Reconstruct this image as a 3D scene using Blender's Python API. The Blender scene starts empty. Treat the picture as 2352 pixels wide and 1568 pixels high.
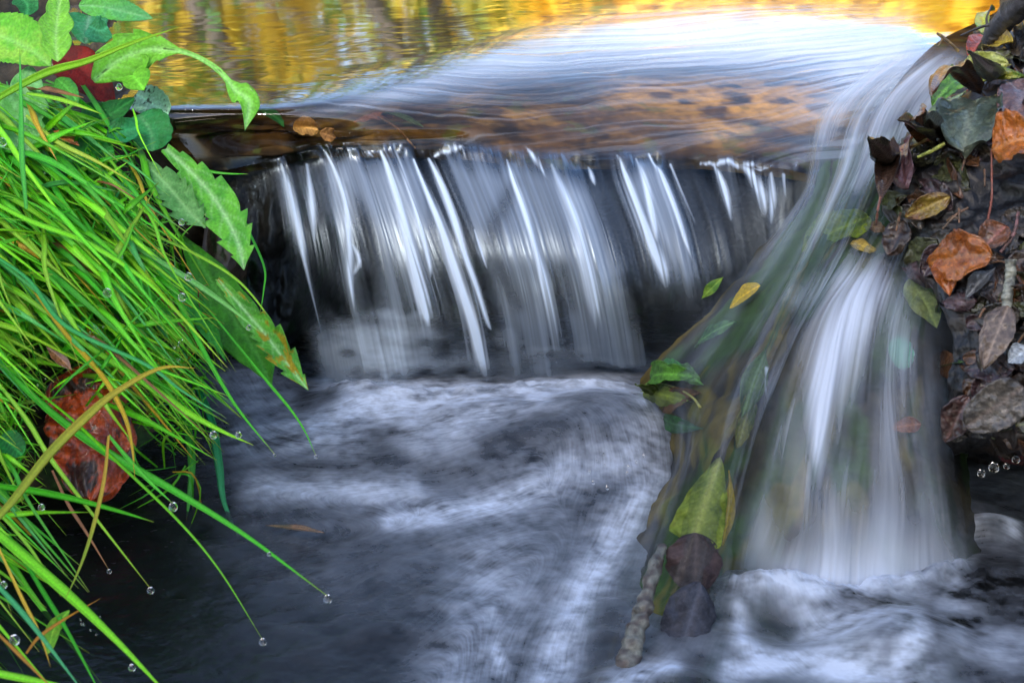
import bpy, math, random
import numpy as np
from mathutils import Vector
R = math.radians
random.seed(7); rng = np.random.default_rng(11)
scene = bpy.context.scene
C = scene.collection

# ------------------------------------------------------------------ camera, sky, sun, exposure
PITCH = R(25.0); CAMZ = 0.50; FP = 3267.0          # FP: focal length in units of a 2352 px wide picture
cam = bpy.data.cameras.new('camera'); cam_o = bpy.data.objects.new('camera', cam); C.objects.link(cam_o)
cam_o.location = (0, 0, CAMZ); cam_o.rotation_euler = (math.pi/2 - PITCH, 0, 0)
cam.sensor_width = 36; cam.lens = 50.0; cam.clip_start = 0.02; cam.clip_end = 500
cam.dof.use_dof = True; cam.dof.focus_distance = 1.0; cam.dof.aperture_fstop = 16
scene.camera = cam_o
world = bpy.data.worlds.new('World'); scene.world = world; world.use_nodes = True
wn = world.node_tree; wn.nodes.clear()
sky = wn.nodes.new('ShaderNodeTexSky'); sky.sky_type = 'NISHITA'; sky.sun_disc = False
SUN_EL, SUN_AZ = R(42), R(-160)
sky.sun_elevation = SUN_EL; sky.sun_rotation = SUN_AZ
sky.air_density = 1.0; sky.dust_density = 3; sky.ozone_density = 1.0
bg = wn.nodes.new('ShaderNodeBackground'); bg.inputs[1].default_value = 0.15
wo = wn.nodes.new('ShaderNodeOutputWorld')
wn.links.new(sky.outputs[0], bg.inputs[0]); wn.links.new(bg.outputs[0], wo.inputs[0])
sun = bpy.data.lights.new('sun', 'SUN'); sun.energy = 2.2; sun.angle = R(10); sun.color = (1, 0.96, 0.88)
sun_o = bpy.data.objects.new('sun', sun); C.objects.link(sun_o)
sd = Vector((math.sin(SUN_AZ)*math.cos(SUN_EL), math.cos(SUN_AZ)*math.cos(SUN_EL), math.sin(SUN_EL)))
sun_o.rotation_euler = sd.to_track_quat('Z', 'Y').to_euler()
scene.view_settings.view_transform = 'Standard'; scene.view_settings.look = 'None'
scene.view_settings.exposure = 1.75; scene.view_settings.gamma = 1.0
scene.cycles.transparent_max_bounces = 24
scene.cycles.max_bounces = 8

# ------------------------------------------------------------------ geometry helpers
cp, sp = math.cos(PITCH), math.sin(PITCH)
def P(X, Y, z=None, d=None):
    """point on the sight line through (X, Y) at height z or at forward distance d"""
    a = (X-1176)/FP; b = (784-Y)/FP
    v = np.array([a, cp + b*sp, -sp + b*cp])
    t = d/v[1] if z is None else (z-CAMZ)/v[2]
    return np.array([0, 0, CAMZ]) + v*t
def proj(p):
    q = p - np.array([0, 0, CAMZ])
    f = q[..., 1]*cp - q[..., 2]*sp
    u = q[..., 1]*sp + q[..., 2]*cp
    return 1176 + FP*q[..., 0]/f, 784 - FP*u/f
def cr(pts, n, t=None):
    """Catmull-Rom along axis 0, n samples (or at parameters t in 0..len-1)"""
    pts = np.asarray(pts, float); m = len(pts)
    if t is None: t = np.linspace(0, m-1, n)
    i = np.clip(np.floor(t).astype(int), 0, m-2); f = t - i
    pe = np.concatenate([[2*pts[0]-pts[1]], pts, [2*pts[-1]-pts[-2]]])
    p0, p1, p2, p3 = pe[i], pe[i+1], pe[i+2], pe[i+3]
    f = f.reshape((-1,)+(1,)*(pts.ndim-1))
    return .5*((2*p1) + (p2-p0)*f + (2*p0-5*p1+4*p2-p3)*f**2 + (3*p1-p0-3*p2+p3)*f**3)
def net(ctrl, nr, nc, mode='z'):
    """ctrl rows of (X, Y, value) -> grid of 3-D points (nr, nc, 3)"""
    g = np.array([[P(x, y, **{mode: v}) for x, y, v in row] for row in ctrl])
    g = cr(g, nr)
    return cr(g.transpose(1, 0, 2), nc).transpose(1, 0, 2)
def _h(ix, iy, s):
    n = (ix.astype(np.int64)*374761393 + iy.astype(np.int64)*668265263 + s*1442695041) & 0xffffffff
    n = ((n ^ (n >> 13))*1274126177) & 0xffffffff
    return ((n ^ (n >> 16)) & 0xffff)/65535.0
def vn(x, y, s=0):
    ix, iy = np.floor(x), np.floor(y); fx, fy = x-ix, y-iy
    fx = fx*fx*(3-2*fx); fy = fy*fy*(3-2*fy)
    a, b, c, d = _h(ix, iy, s), _h(ix+1, iy, s), _h(ix, iy+1, s), _h(ix+1, iy+1, s)
    return (a*(1-fx)+b*fx)*(1-fy) + (c*(1-fx)+d*fx)*fy
def fbm(x, y, s=0, o=4, g=.5):
    r = 0; a = 1; t = 0
    for k in range(o):
        r = r + a*vn(x*2**k+17.3*k, y*2**k+5.1*k, s+k); t += a; a *= g
    return r/t
def ss(a, b, x):
    t = np.clip((x-a)/(b-a), 0, 1); return t*t*(3-2*t)
def stroke(X, Y, pts, taper=True):
    """soft line through (x, y, width, strength) points, as a field"""
    pts = cr(pts, 4*(len(pts)-1)+1) if len(pts) > 2 else np.array(pts, float)
    out = np.zeros_like(X)
    x0, x1 = pts[:, 0].min()-3*pts[:, 2].max(), pts[:, 0].max()+3*pts[:, 2].max()
    y0, y1 = pts[:, 1].min()-3*pts[:, 2].max(), pts[:, 1].max()+3*pts[:, 2].max()
    m = (X > x0) & (X < x1) & (Y > y0) & (Y < y1)
    x, y = X[m], Y[m]; o = np.zeros_like(x)
    for a, b in zip(pts[:-1], pts[1:]):
        dx, dy = b[0]-a[0], b[1]-a[1]
        t = np.clip(((x-a[0])*dx+(y-a[1])*dy)/(dx*dx+dy*dy+1e-9), 0, 1)
        d2 = (x-a[0]-t*dx)**2+(y-a[1]-t*dy)**2
        w = a[2]+(b[2]-a[2])*t; s = a[3]+(b[3]-a[3])*t
        o = np.maximum(o, s*np.exp(-d2/(w*w)))
    out[m] = o
    return out
def strokes(X, Y, L):
    r = np.zeros_like(X)
    for s in L: r = np.maximum(r, stroke(X, Y, s))
    return r
def gridnormals(g):
    du = np.gradient(g, axis=0); dv = np.gradient(g, axis=1)
    n = np.cross(du, dv); n /= np.linalg.norm(n, axis=2, keepdims=True)+1e-12
    if n[..., 2].mean()-n[..., 1].mean() < 0: n = -n
    return n

def tag(o, label=None, cat=None, group=None, kind=None):
    if label: o['label'] = label
    if cat: o['category'] = cat
    if group: o['group'] = group
    if kind: o['kind'] = kind
    return o
def mesh_obj(name, v, f, mat, parent=None, loc=None, cols=None, attrs=None, smooth=True, uv=None):
    v = np.asarray(v, np.float32).reshape(-1, 3)
    f = np.asarray(f, np.int32)
    loc = np.zeros(3) if loc is None else np.asarray(loc, float)
    me = bpy.data.meshes.new(name)
    n = f.shape[1]
    me.vertices.add(len(v)); me.vertices.foreach_set('co', (v-loc).astype(np.float32).ravel())
    me.loops.add(f.size); me.loops.foreach_set('vertex_index', f.ravel())
    me.polygons.add(len(f)); me.polygons.foreach_set('loop_start', np.arange(0, f.size, n, dtype=np.int32))
    me.polygons.foreach_set('loop_total', np.full(len(f), n, np.int32))
    me.polygons.foreach_set('use_smooth', np.full(len(f), smooth))
    me.update(calc_edges=True)
    if cols is not None:
        a = me.attributes.new('col', 'FLOAT_COLOR', 'POINT')
        c4 = np.ones((len(v), 4), np.float32); c4[:, :3] = np.asarray(cols).reshape(-1, 3); a.data.foreach_set('color', c4.ravel())
    for k, arr in (attrs or {}).items():
        a = me.attributes.new(k, 'FLOAT', 'POINT'); a.data.foreach_set('value', np.asarray(arr, np.float32).ravel())
    me.materials.append(mat)
    o = bpy.data.objects.new(name, me); C.objects.link(o)
    if parent is not None:
        o.parent = parent; o.location = loc - np.array(parent.location)
    else: o.location = loc
    return o
def gfaces(nr, nc):
    i = np.arange(nr*nc).reshape(nr, nc)
    return np.stack([i[:-1, :-1], i[1:, :-1], i[1:, 1:], i[:-1, 1:]], -1).reshape(-1, 4)
def grid_obj(name, g, mat, **k):
    f = gfaces(*g.shape[:2]); n = np.cross(g[1:, :-1]-g[:-1, :-1], g[:-1, 1:]-g[:-1, :-1]).reshape(-1, 3).mean(0)
    if n[2]-n[1]*.6 < 0: f = f[:, ::-1]          # faces look up and towards the open side
    return mesh_obj(name, g, f, mat, **k)
def empty(name, loc):
    o = bpy.data.objects.new(name, None); o.empty_display_size = .01; C.objects.link(o); o.location = loc; return o
def tube(path, rad, ns=8, bump=0, seed=0):
    """swept tube; returns verts, faces (closed tips)"""
    path = np.asarray(path, float); n = len(path); rad = np.broadcast_to(rad, (n,))
    T = np.gradient(path, axis=0); T /= np.linalg.norm(T, axis=1, keepdims=True)+1e-12
    N = np.cross(T, [0.13, .21, 1.0]); N /= np.linalg.norm(N, axis=1, keepdims=True)+1e-12
    B = np.cross(T, N); a = np.linspace(0, 2*np.pi, ns, endpoint=False)
    rr = rad[:, None]*np.ones((n, ns))
    if bump: rr = rr*(1+bump*(fbm(np.arange(n)[:, None]*.35+0*a, np.cos(a)[None]*1.5+9, seed)-.5)*2)
    v = path[:, None]+rr[..., None]*(np.cos(a)[None, :, None]*N[:, None]+np.sin(a)[None, :, None]*B[:, None])
    i = np.arange(n*ns).reshape(n, ns); j = np.roll(i, -1, 1)
    f = np.stack([i[:-1], i[1:], j[1:], j[:-1]], -1).reshape(-1, 4)
    v = v.reshape(-1, 3)
    c0, c1 = len(v), len(v)+1; v = np.vstack([v, path[0], path[-1]])
    e = [[i[0, k], j[0, k], c0, c0] for k in range(ns)]+[[j[-1, k], i[-1, k], c1, c1] for k in range(ns)]
    # quads with a repeated vertex would be degenerate: make the end caps as quads over pairs
    e = [[i[0, k], i[0, (k+1) % ns], i[0, (k+2) % ns], c0] for k in range(0, ns, 2)]
    e += [[c1, i[-1, (k+2) % ns], i[-1, (k+1) % ns], i[-1, k]] for k in range(0, ns, 2)]
    return v, np.vstack([f, e])

# ------------------------------------------------------------------ materials
def mat(name):
    m = bpy.data.materials.new(name); m.use_nodes = True; m.node_tree.nodes.clear(); return m, m.node_tree.nodes, m.node_tree.links
def NN(ns, t, **k):
    n = ns.new(t)
    for a, b in k.items():
        if a.startswith('i_'):
            key = a[2:]; key = int(key) if key.isdigit() else key.replace('_', ' ')
            n.inputs[key].default_value = b
        else: setattr(n, a, b)
    return n
def water_mat(name, clear, rough, boost, ior=1.33, gcol=(.97, .98, 1), tint=(.8, .8, .75), silk=(.75, .82, .95), base=.0, smin=0.0):
    m, ns, L = mat(name)
    fo = NN(ns, 'ShaderNodeAttribute', attribute_name='foam'); sh = NN(ns, 'ShaderNodeAttribute', attribute_name='sheen')  # foam also carries painted sky glare (upper stream) and glints (fall)
    fr = NN(ns, 'ShaderNodeFresnel', i_IOR=ior)
    mu = NN(ns, 'ShaderNodeMath', operation='MULTIPLY_ADD', use_clamp=True); mu.inputs[1].default_value = boost; mu.inputs[2].default_value = base
    mu2 = NN(ns, 'ShaderNodeMath', operation='MULTIPLY', use_clamp=True)
    L.new(fr.outputs[0], mu.inputs[0]); L.new(mu.outputs[0], mu2.inputs[0]); L.new(sh.outputs['Fac'], mu2.inputs[1])
    tr = NN(ns, 'ShaderNodeBsdfTransparent'); tr.inputs[0].default_value = (*tint, 1)
    gl = NN(ns, 'ShaderNodeBsdfGlossy'); gl.inputs['Roughness'].default_value = rough; gl.inputs[0].default_value = (*gcol, 1)
    m1 = NN(ns, 'ShaderNodeMixShader'); L.new(mu2.outputs[0], m1.inputs[0]); L.new(tr.outputs[0], m1.inputs[1]); L.new(gl.outputs[0], m1.inputs[2])
    df = NN(ns, 'ShaderNodeBsdfDiffuse'); df.inputs[0].default_value = (*silk, 1)
    tl = NN(ns, 'ShaderNodeBsdfTranslucent'); tl.inputs[0].default_value = (*silk, 1)
    m2 = NN(ns, 'ShaderNodeMixShader'); m2.inputs[0].default_value = .3; L.new(df.outputs[0], m2.inputs[1]); L.new(tl.outputs[0], m2.inputs[2])
    m3 = NN(ns, 'ShaderNodeMixShader'); L.new(fo.outputs['Fac'], m3.inputs[0]); L.new(m1.outputs[0], m3.inputs[1]); L.new(m2.outputs[0], m3.inputs[2])
    op = NN(ns, 'ShaderNodeAttribute', attribute_name='body'); t2 = NN(ns, 'ShaderNodeBsdfTransparent')
    m4 = NN(ns, 'ShaderNodeMixShader'); L.new(op.outputs['Fac'], m4.inputs[0]); L.new(t2.outputs[0], m4.inputs[1]); L.new(m3.outputs[0], m4.inputs[2])
    out = NN(ns, 'ShaderNodeOutputMaterial'); L.new(m4.outputs[0], out.inputs[0])
    return m
W_UP = water_mat('stream water', 1, .06, 3.3, 1.36, tint=(.78, .72, .6))
W_FALL = water_mat('falling water', 1, .3, .9, 1.33, gcol=(.70, .84, 1), silk=(.72, .84, 1.0), tint=(.5, .58, .66), base=.06)
W_CAS = water_mat('cascade water', 1, .3, 1.0, 1.36, tint=(.8, .82, .8), base=.02)
W_POOL = water_mat('pool water', 1, .28, 1.2, 1.33, tint=(.35, .38, .4), base=.0)

def attr_mat(name, rough=.35, trans=.0, coat=.0, bump=.3, bscale=300, spec=.5, tcol=None, noise=0):
    m, ns, L = mat(name)
    at = NN(ns, 'ShaderNodeAttribute', attribute_name='col')
    tc = NN(ns, 'ShaderNodeTexCoord'); no = NN(ns, 'ShaderNodeTexNoise'); no.inputs['Scale'].default_value = bscale; no.inputs['Detail'].default_value = 6
    L.new(tc.outputs['Object'], no.inputs['Vector'])
    bu = NN(ns, 'ShaderNodeBump'); bu.inputs['Strength'].default_value = bump; bu.inputs['Distance'].default_value = .002
    L.new(no.outputs[0], bu.inputs['Height'])
    pr = NN(ns, 'ShaderNodeBsdfPrincipled'); pr.inputs['Roughness'].default_value = rough
    pr.inputs['Coat Weight'].default_value = coat; pr.inputs['Coat Roughness'].default_value = .12
    pr.inputs['Specular IOR Level'].default_value = spec
    col = at.outputs['Color']
    if noise:
        rp = NN(ns, 'ShaderNodeMapRange'); rp.inputs[1].default_value = .3; rp.inputs[2].default_value = .7; rp.inputs[3].default_value = 1-noise; rp.inputs[4].default_value = 1+noise
        L.new(no.outputs[0], rp.inputs[0])
        vm = NN(ns, 'ShaderNodeVectorMath', operation='SCALE'); L.new(col, vm.inputs[0]); L.new(rp.outputs[0], vm.inputs['Scale']); col = vm.outputs[0]
    L.new(col, pr.inputs['Base Color']); L.new(bu.outputs[0], pr.inputs['Normal'])
    out = NN(ns, 'ShaderNodeOutputMaterial')
    if trans:
        tl = NN(ns, 'ShaderNodeBsdfTranslucent'); L.new(col, tl.inputs[0])
        mx = NN(ns, 'ShaderNodeMixShader'); mx.inputs[0].default_value = trans
        L.new(pr.outputs[0], mx.inputs[1]); L.new(tl.outputs[0], mx.inputs[2]); L.new(mx.outputs[0], out.inputs[0])
    else: L.new(pr.outputs[0], out.inputs[0])
    return m
M_GRASS = attr_mat('grass blade', .42, .4, .08, .1, 900, spec=.35, noise=.15)
M_LEAF = attr_mat('fresh leaf', .5, .35, .06, .6, 500, spec=.25, noise=.22)
M_DEAD = attr_mat('wet fallen leaf', .33, .1, .6, .9, 350, spec=.4, noise=.4)
M_ROCK = attr_mat('wet dark rock', .45, 0, .1, 1, 140, spec=.4, noise=.6)
M_SOIL = attr_mat('mossy soil', .7, 0, .0, 1, 120, spec=.2, noise=.5)
M_BED = attr_mat('stream bed stone', .8, 0, 0, .6, 90, spec=.1, noise=.35)
M_BARK = attr_mat('bark', .55, 0, .2, 1, 250, noise=.5)
M_TREE = attr_mat('distant foliage', .6, .3, 0, 0, 10)
m, ns, L = mat('water drop')
g_ = NN(ns, 'ShaderNodeBsdfGlass'); g_.inputs['IOR'].default_value = 1.33; g_.inputs['Roughness'].default_value = 0
o_ = NN(ns, 'ShaderNodeOutputMaterial'); L.new(g_.outputs[0], o_.inputs[0]); M_DROP = m

# ------------------------------------------------------------------ ground far below and around
gx = np.linspace(-60, 60, 61); gg = np.stack(np.meshgrid(gx, gx+40, indexing='ij'), -1)
gg = np.concatenate([gg, np.full(gg.shape[:2]+(1,), -.15)], -1)
tag(grid_obj('ground', gg, M_SOIL, cols=np.full(gg.shape, .03)*[1, .8, .5]), kind='structure')

# ------------------------------------------------------------------ upper stream and waterfall (one continuous net, two meshes)
LIPS = [  # per column: rows far .. lip .. foot, (X, Y, z)
 [(-700,-330,.200),(0,-120,.200),(100,100,.200),(250,225,.200),(330,265,.195),(400,310,.180),(470,400,.148),(520,560,.085),(550,720,.030),(560,900,-.03)],
 [(-300,-330,.200),(250,-120,.200),(400,100,.200),(470,228,.200),(520,262,.194),(560,305,.178),(610,372,.152),(650,540,.105),(690,720,.050),(720,930,-.02)],
 [(100,-330,.200),(500,-120,.200),(600,95,.200),(650,222,.200),(680,260,.194),(700,300,.179),(735,345,.161),(790,530,.112),(830,720,.055),(880,950,-.02)],
 [(500,-330,.200),(750,-120,.200),(820,80,.200),(850,175,.200),(860,240,.193),(870,295,.178),(885,345,.160),(950,530,.113),(1000,720,.057),(1035,930,-.02)],
 [(850,-330,.200),(1000,-120,.200),(1050,50,.200),(1060,125,.200),(1060,205,.190),(1050,285,.174),(1040,345,.156),(1115,540,.112),(1165,720,.057),(1195,915,-.02)],
 [(1200,-330,.200),(1230,-120,.200),(1240,20,.200),(1240,75,.200),(1230,175,.189),(1210,275,.171),(1195,362,.152),(1260,550,.110),(1305,720,.057),(1335,905,-.02)],
 [(1500,-330,.200),(1450,-120,.200),(1430,0,.200),(1420,50,.200),(1400,155,.188),(1375,275,.169),(1350,368,.151),(1410,550,.109),(1450,720,.057),(1475,895,-.02)],
 [(1800,-330,.200),(1650,-120,.200),(1600,-5,.200),(1580,42,.200),(1560,150,.188),(1540,270,.168),(1520,362,.151),(1575,540,.109),(1610,720,.055),(1635,890,-.02)],
 [(2100,-330,.200),(1850,-120,.200),(1770,-5,.200),(1740,42,.200),(1710,150,.188),(1690,280,.168),(1680,375,.152),(1715,540,.110),(1740,720,.055),(1755,890,-.02)],
 [(2400,-330,.200),(2080,-120,.200),(1960,0,.200),(1920,55,.200),(1880,170,.187),(1850,300,.169),(1835,395,.154),(1845,540,.112),(1855,720,.055),(1860,890,-.02)],
 [(2900,-330,.200),(2500,-120,.200),(2300,20,.200),(2150,100,.198),(2040,220,.183),(1970,340,.165),(1920,430,.148),(1920,560,.100),(1920,720,.040),(1920,890,-.02)],
]
ctrl = [[LIPS[c][r] for c in range(len(LIPS))] for r in range(10)]
base = np.array([[P(x, y, z=v) for x, y, v in row] for row in ctrl])
NCU = 1100
# rows 0..6 upper, 6..9 fall
tu = np.concatenate([np.linspace(0, 1, 40, endpoint=False), np.linspace(1, 3, 260, endpoint=False), np.linspace(3, 6, 300)])
tf = np.linspace(5.75, 9, 460)
def evalnet(t, nc):
    g = cr(base, 0, t); return cr(g.transpose(1, 0, 2), nc).transpose(1, 0, 2)
GU = evalnet(tu, NCU); GF = evalnet(tf, NCU)
XU, YU = proj(GU); XF, YF = proj(GF)
bedU = GU.copy(); bedF = GF.copy()

# upper stream: ripples drawn out along the current
nrm = gridnormals(GU)
wx, wy = GU[..., 0], GU[..., 1]
ang = .25
cx_, cy_ = wx*math.cos(ang)+wy*math.sin(ang), -wx*math.sin(ang)+wy*math.cos(ang)
near = ss(1.6, 1.15, wy)
warp = (fbm(wx*9, wy*14, 3)-.5)
rip = .5*(fbm(cx_*16+warp*1.2, cy_*75+warp*5, 5, 3)-.5)*.0005*(.45+.8*near)
slopep = ss(2.6, 4.2, np.broadcast_to(tu[:, None], wx.shape))
rip += (fbm(cx_*7+warp, cy_*190+warp*9, 9, 3)-.5)*.00045*slopep
rip += (fbm(cx_*5, cy_*420+warp*14, 19, 2)-.5)*.00016*(.15+slopep)
GU2 = GU + nrm*rip[..., None]
GU2[..., 2] += -(1-slopep)*.0
sil = fbm(cx_*5+warp*.5, cy_*260+warp*8, 31, 4)
foamGlareU = strokes(XU, YU, [
  [(700,262,10,.10),(850,235,16,.18),(1060,165,34,.26),(1300,105,45,.55),(1600,82,52,1.0),(1850,80,52,1.0),(2050,100,58,.8)],  # glare of the reflected sky, painted in as white foam
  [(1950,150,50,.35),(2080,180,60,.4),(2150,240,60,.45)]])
foamGlareU = foamGlareU*(.6+.9*ss(.3, .7, sil))+.10*slopep*ss(.5, .72, sil)
foamGlareU += .35*ss(1780, 1960, XU)*ss(90, 180, YU)*ss(.3, .65, sil)
foamGlareU = np.clip(foamGlareU, 0, 1)
upper = grid_obj('upper_stream', GU2, W_UP, attrs={'foam': foamGlareU, 'sheen': 1-.55*ss(3.9, 4.9, np.broadcast_to(tu[:, None], foamGlareU.shape)), 'body': 1-.0*foamGlareU})
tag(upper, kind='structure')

# waterfall
uF = np.linspace(0, 1, NCU)[None, :]*np.ones((len(tf), 1)); vF = (tf[:, None]-6)/3*np.ones((1, NCU))
w1 = (vn(uF*9, vF*1.3, 2)-.5)*.02
st = .45*fbm((uF+w1)*70, vF*1.1, 41, 3)+.35*fbm((uF+w1)*190, vF*1.6, 47, 2)+.2*vn((uF+w1)*420, vF*3, 53)
broad = fbm((uF+w1)*22, vF*1.0, 61, 2)
STR = [  # white strands: glints of bright sky, painted through the foam value
 [(648,380,6,.5),(665,440,9,.95),(688,540,9,.9),(705,620,4,.4),(738,770,3,.25)],
 [(706,380,7,.5),(716,470,9,.6),(722,560,7,.35)],
 [(748,350,4,.7),(772,400,5,.8),(795,470,7,.8),(803,560,9,.6),(806,640,7,.8),(816,720,3,.2)],
 [(800,545,5,.1),(826,600,7,.6),(806,640,7,.6)],
 [(848,350,7,.9),(858,362,5,.4)],
 [(874,345,5,.75),(893,400,6,1),(915,470,8,1),(940,560,11,1),(960,640,15,1),(975,700,14,1),(985,750,8,.3)],
 [(900,320,5,.3),(925,400,5,.3),(960,500,6,.5),(985,600,6,.5),(990,640,3,.2)],
 [(950,370,6,.7),(985,450,8,.8),(1010,510,10,.9),(1035,590,12,1),(1058,660,12,1),(1085,740,12,1),(1105,820,11,1),(1122,895,9,.8)],
 [(985,365,7,.8),(1015,430,8,1),(1045,510,9,.9),(1070,590,7,.9),(1095,660,6,.8),(1120,740,5,.5),(1130,760,3,.1)],
 [(1000,350,7,.75),(1040,342,9,.7),(1075,350,6,.5)],
 [(1060,345,4,.5),(1078,385,5,.6)],
 [(1090,530,4,.3),(1105,580,5,.6),(1120,620,3,.2)],
 [(1165,368,4,.6),(1180,420,6,.9),(1205,490,7,.9),(1232,580,6,.8),(1250,650,10,.85),(1268,730,9,.5),(1285,860,8,.45)],
 [(1205,335,5,.5),(1230,370,6,.6),(1260,420,5,.4)],
 [(1268,385,6,.9),(1290,440,9,1),(1318,510,12,1),(1335,580,13,1),(1355,660,13,1),(1365,710,9,.9),(1370,755,3,.2)],
 [(1352,380,4,.4),(1360,410,5,.7),(1368,430,3,.2)],
 [(1418,362,5,.7),(1440,420,8,.95),(1470,500,11,.9),(1500,570,13,1),(1522,620,12,.9),(1532,670,4,.2)],
 [(1462,365,4,.6),(1485,440,7,.8),(1500,520,8,.8),(1510,570,8,.8)],
 [(1490,355,4,.6),(1515,400,6,.9),(1545,470,8,.95),(1570,540,6,.8),(1590,600,3,.2)],
 [(1540,380,5,.4),(1600,520,6,.4)],
 [(1640,375,6,.5),(1665,440,8,.7),(1680,510,7,.5)],
 [(1690,372,6,.6),(1725,400,10,.8),(1750,450,12,.8),(1757,500,8,.5)],
 [(1610,372,8,.4),(1700,378,8,.55),(1770,385,8,.5)],
 [(1765,345,10,.95),(1800,345,12,.95),(1825,362,8,.8),(1825,400,6,.6)],
 [(1770,400,9,.5),(1775,460,9,.6),(1770,520,6,.3)],
 [(1800,400,8,.4),(1805,460,8,.4)],
 [(1735,390,6,.6),(1780,380,6,.6)],
]
STR = [[(a_[0], a_[1], a_[2]*(.4 if k_ == 0 else .35 if k_ == len(q_)-1 else .72), a_[3]*(.75 if k_ == 0 else .0 if k_ == len(q_)-1 else 1)) for k_, a_ in enumerate(q_)] for q_ in STR]
S1 = strokes(XF, YF, STR)
S2 = strokes(XF, YF, [[(x_, y_, w_*4.5, i_) for x_, y_, w_, i_ in q_] for q_ in STR])
gap = strokes(XF, YF, [[(800,430,10,.3),(830,500,22,.9),(845,580,38,1),(850,680,45,1),(860,760,30,.6)],
                       [(700,600,25,.6),(760,690,40,.9),(800,740,40,.7)],
                       [(1180,430,20,.5),(1130,560,25,.6),(1190,700,20,.5)], [(1440,640,20,.7),(1460,720,25,.8),(1470,770,15,.4)],
                       [(1290,620,18,.5),(1310,700,20,.5)]])
mist = fbm(XF/90, YF/45, 181, 4)
foot = ss(760, 900, YF+170*(mist-.5)+60*ss(1150, 800, XF))*(1-.55*ss(1350, 1560, XF+80*(mist-.5)))
v0 = vn(uF*46, 0*uF, 57)*.10-.02
thr = .5*vn((uF+w1)*330, vF*1.5, 201)+.3*vn((uF+w1)*160, vF*1.2, 203)+.2*st
foamGlintF = .03+.10*ss(.38, .66, broad)*(.4+st)+.07*ss(.46, .8, st)*ss(.35, .6, broad)+.10*ss(.5, .6, broad)
foamGlintF *= ss(0, .12, vF-v0)
foamGlintF = foamGlintF*(1-gap*.9)
foamGlintF = foamGlintF+foot*(.22+.5*(mist-.3))*(.7+.5*st)
foamGlintF = np.clip(foamGlintF*ss(640, 700, XF-(YF-380)*.18+25)+1.35*S1**.8*(.3+.85*ss(.25, .55, thr))+.24*S2*ss(.5, .75, thr), 0, 1)
sheenF = 1.15*(1-.92*gap)*(.25+1.0*ss(.32, .68, broad))*(.5+1.0*ss(.3, .65, st))
# nothing falls at the far left of the ledge: only a wet film on the rock
left = ss(620, 668, XF-(YF-380)*.19)
foamGlintF *= left; sheenF *= (.05+.95*left)
nf = gridnormals(GF)
dis = (S1*.0012+(st-.5)*.0016+(broad-.5)*.007)*ss(-.08, .2, vF)
frill = np.exp(-((vF-.01)/.04)**2)*(fbm(uF*48, vF*0, 77, 3)-.5)*.014
GF2 = GF+nf*(dis+.0012+frill)[..., None]
fall = grid_obj('waterfall', GF2, W_FALL, attrs={'foam': foamGlintF, 'sheen': sheenF, 'body': ss(-.09, -.0, vF)*ss(.98, .80, vF+(mist-.5)*.35)}); tag(fall, kind='structure')

# ------------------------------------------------------------------ cascade over the ridge
CAS = [
 [(2080,88,.199),(1885,240,.181),(1840,430,.150),(1700,590,.112),(1560,740,.060),(1440,880,.000),(1490,1030,-.010),(1420,1200,-.010),(1330,1380,-.012),(1290,1600,-.02)],
 [(2125,90,.200),(1930,245,.184),(1870,440,.160),(1760,620,.130),(1640,780,.090),(1560,900,.058),(1555,1050,.040),(1500,1200,.018),(1430,1380,.000),(1400,1600,-.02)],
 [(2165,92,.201),(1985,235,.187),(1910,420,.166),(1820,620,.146),(1720,820,.112),(1650,980,.087),(1610,1100,.067),(1570,1240,.040),(1530,1400,.010),(1500,1600,-.03)],
 [(2200,97,.201),(2050,225,.188),(1980,400,.168),(1890,600,.146),(1800,780,.120),(1735,940,.094),(1690,1080,.068),(1655,1240,.036),(1640,1400,.003),(1620,1600,-.03)],
 [(2235,104,.201),(2110,240,.187),(2040,420,.165),(1950,590,.141),(1860,730,.122),(1800,900,.090),(1760,1060,.060),(1720,1220,.027),(1700,1360,-.006),(1700,1600,-.04)],
 [(2270,115,.201),(2160,275,.185),(2080,450,.161),(2005,590,.140),(1945,700,.126),(1905,880,.094),(1890,1040,.063),(1880,1200,.031),(1870,1360,-.004),(1870,1600,-.04)],
 [(2310,128,.201),(2205,310,.183),(2130,480,.158),(2070,610,.137),(2045,720,.120),(2030,880,.090),(2030,1040,.060),(2030,1200,.029),(2040,1360,-.004),(2050,1600,-.04)],
 [(2360,145,.201),(2255,335,.180),(2190,500,.155),(2150,640,.134),(2150,760,.110),(2155,900,.084),(2165,1040,.055),(2180,1200,.025),(2200,1350,-.006),(2230,1600,-.04)],
 [(2420,190,.201),(2350,360,.178),(2300,520,.150),(2270,660,.125),(2270,780,.100),(2260,920,.070),(2260,1060,.040),(2270,1200,.012),(2290,1340,-.012),(2310,1600,-.04)],
]
ctrl = [[CAS[c][r] for c in range(len(CAS))] for r in range(10)]
GC = net(ctrl, 900, 760); XC, YC = proj(GC)
nc_ = gridnormals(GC)
uC = np.linspace(0, 1, 760)[None, :]*np.ones((900, 1)); vC = np.linspace(0, 1, 900)[:, None]*np.ones((1, 760))
w2 = (fbm(uC*6, vC*4, 71, 2)-.5)*.05
sc = .62*fbm((uC+w2)*24, vC*3, 73, 3)+.26*fbm((uC+w2)*80, vC*4.5, 79, 3)+.12*vn((uC+w2)*170, vC*8, 83)
bc = fbm((uC+w2)*10, vC*3, 89, 2)
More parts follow.
